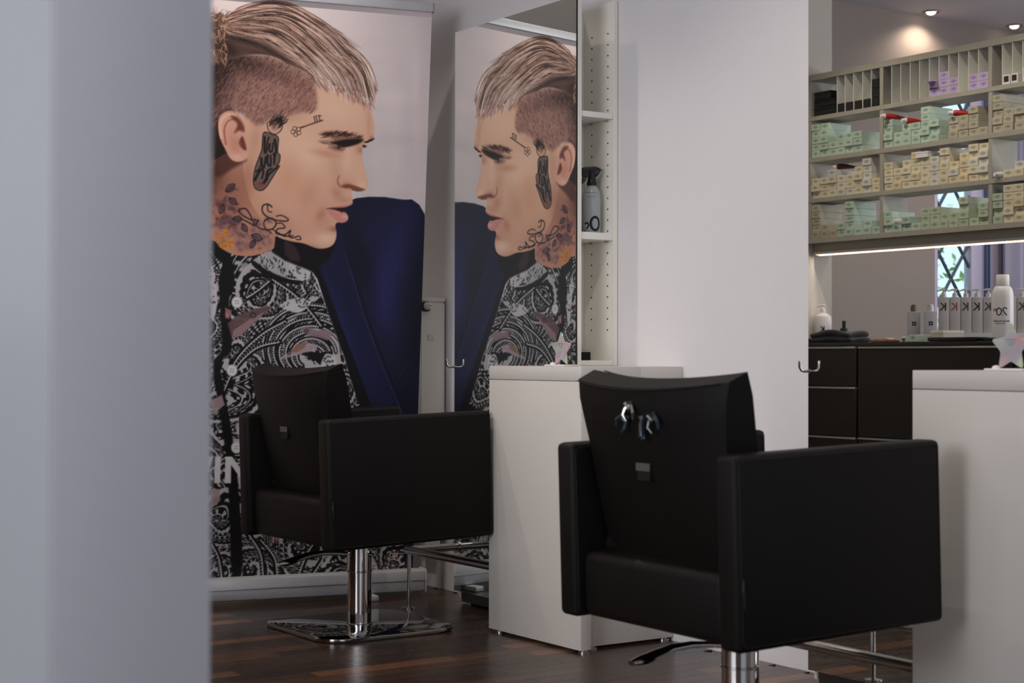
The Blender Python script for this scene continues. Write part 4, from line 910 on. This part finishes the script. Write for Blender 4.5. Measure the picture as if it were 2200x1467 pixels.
ORD = ['first', 'second', 'third', 'fourth', 'fifth', 'sixth', 'seventh', 'eighth', 'ninth', 'tenth', 'eleventh', 'twelfth']
def lev(i, n): return 'only one' if n == 1 else ('bottom' if i == 0 else ('topmost' if i == n - 1 else ORD[i] + ' up'))
def carton(key, x, y, z, lab, grp, rz=0, rx=0):
    o = bpy.data.objects.new('tube_carton', CMESH[key]); COL.objects.link(o); o.location = (x, y, z); o.rotation_euler = (rx, 0, rz)
    return prop(o, lab, 'carton', grp)
rg = random.Random(11)
BAYS = {'left': 6.0575, 'middle': 5.568, 'right': 4.9125}
STK = {('second', 'left'): ('mmmmmmm.', [5, 5, 2, 3, 3, 3, 0, 0]), ('third', 'left'): ('cccpccpc', [3, 3, 4, 3, 3, 4, 5, 2]), ('bottom', 'left'): ('tttmmmmm', [5, 2, 1, 2, 5, 1, 2, 1]),
       ('second', 'middle'): ('mmmmmm.tttt', [4, 2, 3, 3, 5, 3, 0, 3, 3, 4, 1]), ('third', 'middle'): ('cccccpceecc', [4, 3, 4, 5, 4, 4, 5, 3, 4, 5, 5]), ('bottom', 'middle'): ('mmmmsssssss', [3, 1, 2, 1, 3, 3, 2, 2, 4, 1, 3]),
       ('second', 'right'): ('tttt', [5, 3, 3, 3]), ('third', 'right'): ('.ccc', [0, 1, 2, 3]), ('bottom', 'right'): ('sccc', [4, 5, 5, 5])}
KEYS = {'m': 'mint', 'c': 'cream', 'p': 'pale', 't': 'taupe', 'e': 'peach', 's': 'sage'}
ZS = {'second': 1.908, 'third': 1.702, 'bottom': 1.500}
for (row, bay), (kk, hh) in STK.items():
    pitch = {'left': .0580, 'middle': .0574, 'right': .0580}[bay]
    for c_, n in enumerate(hh):
        for i in range(n):
            key = KEYS[kk[c_]]
            if key in ('cream', 'peach', 'pale') and rg.random() < .32: key = rg.choice(['cream', 'peach', 'pale'])
            jit = rg.uniform(-.0006, .0006); push = rg.uniform(-.010, .002); rz = rg.uniform(-.02, .02) if i == n - 1 and n > 1 else 0
            y = BAYS[bay] - pitch * (c_ + .5) + (jit if rz == 0 else 0)
            carton(key, XF - .002 + push, y, ZS[row] + i * (BH + .0004), '%s tube carton, %s shelf, %s bay, %s stack from left, %s' % (key, row, bay, ORD[c_], lev(i, n)), 'tube cartons on the %s shelf' % row, rz)
# top shelf: lilac and black cartons in the narrow slots
slot = lambda y: y
def small(key, y, z, w, h, d, lab, push=0, grp='small cartons in the top shelf slots', cat='carton', rz=0):
    b = MB().box(-d, 0, -w / 2, w / 2, 0, h - .001, .0008, 1); o = b.build('small_carton', CM[key], smooth=False); o.location = (XF - .004 + push, y, z); o.rotation_euler = (0, 0, rz); return prop(o, lab, cat, grp)
Z1 = 2.1165
for s_, (y, n) in enumerate([(5.252, 1), (5.194, 3), (5.136, 2), (5.020, 2), (4.963, 2)]):
    for i in range(n): small('lilac', y, Z1 + i * .036, .052, .036, .15, 'lilac carton, top shelf, %s lilac stack from left, %s' % (ORD[s_], lev(i, n)))
op = thing('open_carton', 'opened lilac carton with raised flap lying on top shelf slot, seen in mirror', 'carton', (XF + .004, 5.254, Z1 + .0375), .0)
MB().box(-.14, 0, -.026, .026, 0, .034, .0008, 1).build('box_body', CM['lilac'], op, smooth=False); MB().box(-.0, .03, -.024, .024, .028, .030).build('flap', CM['lilac'], op, smooth=False)
for s_, (y, n) in enumerate([(5.851, 1), (5.795, 1), (5.736, 1), (5.677, 1), (5.621, 3)]):
    for i in range(n): small('black', y, Z1 + i * .045, .046, .044, .15, 'black carton, top shelf left bay, %s slot from left, %s' % (ORD[s_], lev(i, n)))
for i, (w, h, yo) in enumerate([(.155, .045, 0), (.15, .034, .002), (.115, .042, .018)]):
    z = Z1 + [0, .0455, .080][i]; t = thing('black_case', 'black lidded case at left end of top shelf, %s of three' % ['bottom', 'middle', 'top'][i], 'box', (XF - .01, 5.968 + yo, z), 0, 'black cases on the top shelf')
    MB().box(-.14, 0, -w / 2, w / 2, 0, h * .7, .003).build('case_body', BLACK, t); MB().box(-.142, .002, -w / 2 - .002, w / 2 + .002, h * .7, h - .001, .003).build('case_lid', BLACK, t)
BRW = mat('brown_label', (58, 36, 28), .5)
for k, y in enumerate((4.836, 4.792)):
    t = thing('white_carton', 'white carton with dark brown square label, %s of two at top shelf right' % ('left', 'right')[k], 'carton', (XF - .004, y, Z1), 0, 'white cartons with brown labels')
    MB().box(-.12, 0, -.019, .019, 0, .042, .001).build('box_body', PLW, t, smooth=False); MB().box(0, .0008, -.013, .013, .010, .036).build('label_square', BRW, t, smooth=False)
t = thing('white_carton', 'white carton with blue label standing on the top shelf at the right picture edge', 'carton', (XF - .004, 4.722, Z1), 0)
MB().box(-.12, 0, -.024, .024, 0, .058, .001).build('box_body', PLW, t, smooth=False); MB().box(0, .0008, -.018, .018, .022, .052).build('label_square', mat('blue_label', (70, 96, 130), .5), t, smooth=False)
# tubes lying on the stacks
def tube_(lab, y, x, z, rz, m, ln=.12, grp='colour tubes lying on the cartons'):
    t = thing('colour_tube', lab, 'tube', (x, y, z), rz, grp)
    b = MB(); rings = []
    for k, (xx, w, h) in enumerate([(0, .013, .013), (-.012, .0145, .0145), (-.05, .016, .012), (-.09, .018, .006), (-ln, .019, .0012)]):
        rings.append([b.b.verts.new((xx, w * math.cos(a), .0145 + h * math.sin(a) - (.0145 - h) * .9)) for a in np.linspace(0, 2 * PI, 15)[:-1]])
    for A, B in zip(rings, rings[1:]):
        for k in range(14): b.b.faces.new((A[k], A[(k + 1) % 14], B[(k + 1) % 14], B[k]))
    b.b.faces.new(rings[0][::-1]); b.b.faces.new(rings[-1]); b.build('tube_body', m, t)
    MB().tube([(0, 0, .0145), (.004, 0, .0145), (.005, 0, .0145), (.022, 0, .0145)], [.013, .013, .0105, .0095], 14).build('cap', PLW, t)
hh_ = BH + .0004
tube_('red colour tube with white cap on the first stack of the second shelf middle bay', 5.545, XF + .01, ZS['second'] + 4 * hh_ + .0006, .45, RED)
tube_('red colour tube with white cap on the third stack of the second shelf middle bay', 5.425, XF - .005, ZS['second'] + 3 * hh_ + .0006, .4, RED)
tube_('red colour tube with white cap on the stacks at right of the second shelf', 5.135, XF - .0, ZS['second'] + 3 * hh_ + .0006, .75, RED)
tube_('dark red colour tube lying on cream cartons of the third shelf', 5.90, XF - .03, ZS['third'] + 4 * hh_ + .0006, 1.2, DRED)
tube_('pale colour tube with open end lying among cartons of the bottom shelf', 5.487, XF - .01, ZS['bottom'] + 1 * hh_ + .0006, .1, PLW)
tube_('pale colour tube lying on the third shelf beside the right bay cartons', 4.877, XF - .0, ZS['third'] + .0006, .2, PLW)
fb = thing('flat_box', 'flat white box lying across the cream cartons of the third shelf', 'box', (XF + .004, 5.345, ZS['third'] + 4 * hh_ + .0008))
MB().box(-.10, 0, -.06, .015, 0, .026, .001).build('box_body', PLW, fb, smooth=False); MB().box(-.10, .001, -.061, .016, .020, .028, .001).build('lid', PLW, fb, smooth=False)
# counter
CX0, CX1 = -.38, .60
ct = MB().box(CX0, CX1, YE, 6.085, .953, .972, .002).build('worktop', BLACK); prop(ct, 'thin black worktop under the shelf rack, seen in the right mirror', 'worktop')
def unit(y0, y1, fronts, lab):
    t = thing('base_cabinet', lab, 'cabinet', (CX1, y0, 0))
    w = y1 - y0
    MB().box(CX0 + .02 - CX1, -.022, 0, w, .06, .944, .001, 1).build('carcass', DARKW, t)
    MB().box(CX0 + .05 - CX1, -.06, .0, w, .0, .06).build('plinth', BLACK, t)
    for z0, z1 in fronts:
        f = MB().box(-.021, -.002, .003, w - .003, z0, z1 - .012, .001, 1).build('drawer_front', DARKW, t)
        MB().box(-.021, .004, .006, w - .006, z1 - .011, z1 - .002, .001, 1).build('handle_strip', GREYM, f)
unit(5.626, 6.083, [(.07, .285), (.288, .516), (.519, .758), (.761, .953)], 'dark drawer cabinet with grey handle strips beside the end wall')
unit(4.70, 5.620, [(.07, .285), (.288, .519), (.522, .953)], 'dark wide cabinet in the middle of the counter with grey top strip')
unit(3.76, 4.694, [(.07, .285), (.288, .519), (.522, .953)], 'dark cabinet at the near end of the counter, mostly hidden')
# things on the counter
def pump_bottle(lab, x, y, z, w, h, m=PLW, rnd=True, K=None, face=(1, 0, 0), name='pump_bottle', grp=None, dpt=None):
    t = thing(name, lab, 'bottle', (x, y, z), 0, grp)
    if rnd:
        MB().lathe([(.0, 0), (w / 2 - .003, 0), (w / 2, .004), (w / 2, h * .80), (w / 2 - .004, h * .88), (w * .22, h * .97), (.010, h)], 28).build('bottle_body', m, t)
    else:
        a = math.atan2(face[1], face[0]); b = MB(); b.box(-(dpt or w * .7) / 2, (dpt or w * .7) / 2, -w / 2, w / 2, 0, h, .004, 2); b.xf(Matrix.Rotation(a, 4, 'Z')); b.build('bottle_body', m, t)
    MB().lathe([(.0125, h), (.0125, h + .018), (.006, h + .02), (.004, h + .034)], 16).build('pump_collar', PLW, t)
    n_ = Vector(face); s_ = Vector((-n_.y, n_.x, 0))
    MB().tube([(-s_ * .010 + Vector((0, 0, h + .036)))[:], (s_ * .012 + Vector((0, 0, h + .037)))[:], (s_ * .034 + Vector((0, 0, h + .030)))[:]], [.006, .005, .003], 8).build('pump_head', PLW, t)
    if K: 
        off = w / 2 + .0004 if rnd else (dpt or w * .7) / 2 + .0003
        text(K[0], K[1], K[2], t, face_mat((n_ * off + s_ * K[4] + Vector((0, 0, K[3])))[:], face), bold=.0006)
    return t
KB = [mat('k_black', (24, 24, 26), .5), mat('k_red', (170, 84, 78), .5), mat('k_plum', (70, 56, 72), .5)]
TRD = mat('frosted_bottle', (208, 200, 196), .4, coat=.1)
TR = mat('milky_bottle', (214, 210, 212), .35, coat=.2)
pump_bottle('white round pump bottle with a K at the left end of the counter', .415, 6.036, .972, .088, .155, TR, True, ('K', .042, KB[0], .068, -.012), (.9, -.43, 0))
sp = thing('spray_vial', 'small clear bottle with black spray top behind the folded black towel', 'bottle', (.40, 5.905, .972))
MB().lathe([(.0, 0), (.021, 0), (.022, .004), (.022, .045), (.010, .058), (.010, .062)], 20).build('bottle_body', mat('smoke_glass', (70, 66, 62), .1), sp)
MB().lathe([(.020, .058), (.019, .072), (.009, .076), (.010, .108), (.007, .112)], 18).build('spray_top', BLACK, sp)
tw = thing('folded_towel', 'black folded towel lying on the counter near the pump bottle', 'towel', (.50, 5.845, .972))
b = MB(); P_ = []
for k in range(2):
    b.box(-.075, .075, -.155 + .01 * k, .155 - .02 * k, .001 + k * .028, .029 + k * .030, .0138, 4)
bmesh.ops.subdivide_edges(b.b, edges=[e for e in b.b.edges if e.calc_length() > .06], cuts=8, use_grid_fill=True)
for v in b.b.verts: v.co += Vector((.005 * math.sin(v.co.y * 40), .005 * math.sin(v.co.x * 50), (.005 * math.sin(v.co.y * 26 + v.co.x * 30) - .010 * (abs(v.co.y) / .155) ** 3) * (v.co.z / .05)))
for v in b.b.verts: v.co.z = max(v.co.z, .0005)
b.build('towel_folds', TOWEL, tw)
pc = thing('foil_pouch', 'small brown and pink foil pouch lying on the counter', 'pouch', (.53, 5.52, .972))
b = MB(); b.prism([(-.03, -.08), (.03, -.075), (.032, .05), (.0, .085), (-.03, .05)], .001, .016, None, .005); b.build('pouch_body', mat('copper_foil', (176, 132, 112), .35, .4, var=.4, vscale=30), pc)
b = MB(); b.box(-.02, .028, -.05, .03, .016, .020, .001); b.build('pouch_flap', mat('pink_foil', (220, 190, 176), .4), pc)
carton('mint', .54, 5.325, .973, 'single mint carton with emblem lying at the centre of the counter', 'cartons lying on the counter', .12)
t = thing('open_carton', 'opened pale mint carton beside the single mint carton on the counter', 'carton', (.52, 5.40, .973), .5)
MB().box(-.06, 0, -.025, .025, 0, .026, .001).build('box_body', CM['mint'], t, smooth=False); MB().box(0, .028, -.025, .025, .018, .0195).build('flap', PLW, t, smooth=False)
t = thing('cream_box', 'beige carton lying left of the black tray on the counter', 'box', (.47, 5.235, .973), .3)
MB().box(-.11, 0, -.045, .055, 0, .052, .001).build('box_body', mat('beige_card', (186, 176, 164), .6), t, smooth=False); MB().box(-.11, .0008, -.046, .056, .042, .0528).build('lid', mat('pale_card', (212, 206, 198), .6), t, smooth=False)
t = thing('black_tray', 'shallow black tray lying on the counter before the pump bottles', 'tray', (.52, 5.07, .973))
MB().box(-.10, .05, -.14, .13, 0, .005, .002).build('tray_base', BLACK, t)
b = MB()
for x0, x1, y0, y1 in [(-.105, .055, .128, .134), (-.105, .055, -.146, -.14), (.05, .056, -.14, .128), (-.106, -.10, -.14, .128)]: b.box(x0, x1, y0, y1, .003, .019, .001)
b.build('tray_rim', BLACK, t)
t = thing('black_tray', 'second black tray at the foot of the tall developer bottle', 'tray', (.50, 4.74, .973))
MB().box(-.10, .05, -.14, .20, 0, .005, .002).build('tray_base', BLACK, t)
b = MB()
for x0, x1, y0, y1 in [(-.105, .055, .198, .204), (-.105, .055, -.146, -.14), (.05, .056, -.14, .198), (-.106, -.10, -.14, .198)]: b.box(x0, x1, y0, y1, .003, .015, .001)
b.build('tray_rim', BLACK, t)
t = thing('developer_bottle', 'tall white bottle marked 20 standing on the counter, tallest seen in the mirror', 'bottle', (.475, 4.857, .9785))
MB().lathe([(.0, 0), (.040, 0), (.0455, .006), (.0465, .02), (.0465, .19), (.044, .215), (.036, .234), (.029, .240)], 40).build('bottle_body', TR, t)
MB().lathe([(.0275, .241), (.0285, .243), (.0280, .288), (.026, .291)], 32).build('cap', PLW, t)
nf = Vector((.88, -.47, 0)).normalized(); af = math.atan2(nf.y, nf.x)
def wM(z, off): return face_mat((0, 0, z), (math.cos(af + off), math.sin(af + off), 0))
digits([('2', -.014, .108, .036, .0048), ('0', .012, .108, .036, .0048)], BLK2, t, wM(0, -.10), .0467); text('6%', .018, BLK2, t, wM(.134, .62), wrap=.0467)
text('KEVIN.MURPHY', .0118, BLK2, t, wM(.083, .0), wrap=.0467); text('CREAM DEVELOPER', .0055, BLK2, t, wM(.073, .08), wrap=.0467, depth=.0002)
# display stand with pump bottles behind
d0, d1 = Vector((.055, 5.625, 0)), Vector((-.30, 5.265, 0)); dd = (d1 - d0).normalized(); nn = Vector((-dd.y, dd.x, 0))
if nn.x < 0: nn = -nn
t = thing('display_stand', 'low white display stand with lettering carrying the row of pump bottles', 'stand', (d0.x, d0.y, .972))
Mst = Matrix((dd, -nn, Vector((0, 0, 1)))).transposed().to_4x4(); Ls = (d1 - d0).length
b = MB().box(0, Ls, -.045, .045, 0, .05, .002, 2, Mst); b.build('stand_block', PLW, t)
text('KEVIN.MURPHY', .018, BLK2, t, face_mat((dd * .16 + nn * .0455 + Vector((0, 0, .022)))[:], nn)); text('KEVIN.MURPHY', .018, BLK2, t, face_mat((dd * .40 + nn * .0455 + Vector((0, 0, .022)))[:], nn))
for k in range(9):
    q = d0 + dd * (.045 + k * .0535); mk = [0, 1, 2, 0, 2, 0, 0, 2, 0][k]
    pump_bottle('white square pump bottle with %s K, %s from left on the display stand' % (('black', 'faded red', 'plum')[mk], ORD[k]), q.x, q.y, 1.0222, .0515, .178, TRD, False, ('K', .056, KB[mk], .128, .004), tuple(nn), 'square_pump_bottle', 'pump bottles on the display stand', .040)
for k in range(2):
    q = Vector((.17 - .02 * k, 5.655 - .090 * k, 0)); mb = 'left' if k == 0 else 'right'
    t = thing('white_canister', 'faint white canister with a four-square emblem, %s of two left of the pump bottles' % mb, 'canister', (q.x, q.y, .972), 0, 'white canisters')
    b = MB().box(-.028, .028, -.0305, .0305, 0, .155, .004); b.xf(Matrix.Rotation(math.atan2(nn.y, nn.x), 4, 'Z')); b.build('canister_body', TR, t)
    MB().lathe([(.016, .1555), (.016, .180), (.010, .190)], 18).build('cap', PLW if k else mat('bronze_cap', (120, 104, 90), .4), t)
    b = MB()
    for u in (0, 1):
        for v in (0, 1): b.box(.0282, .0288, -.010 + u * .011, -.001 + u * .011, .085 + v * .011, .094 + v * .011)
    b.xf(Matrix.Rotation(math.atan2(nn.y, nn.x), 4, 'Z')); b.build('emblem', KB[0], t, smooth=False)
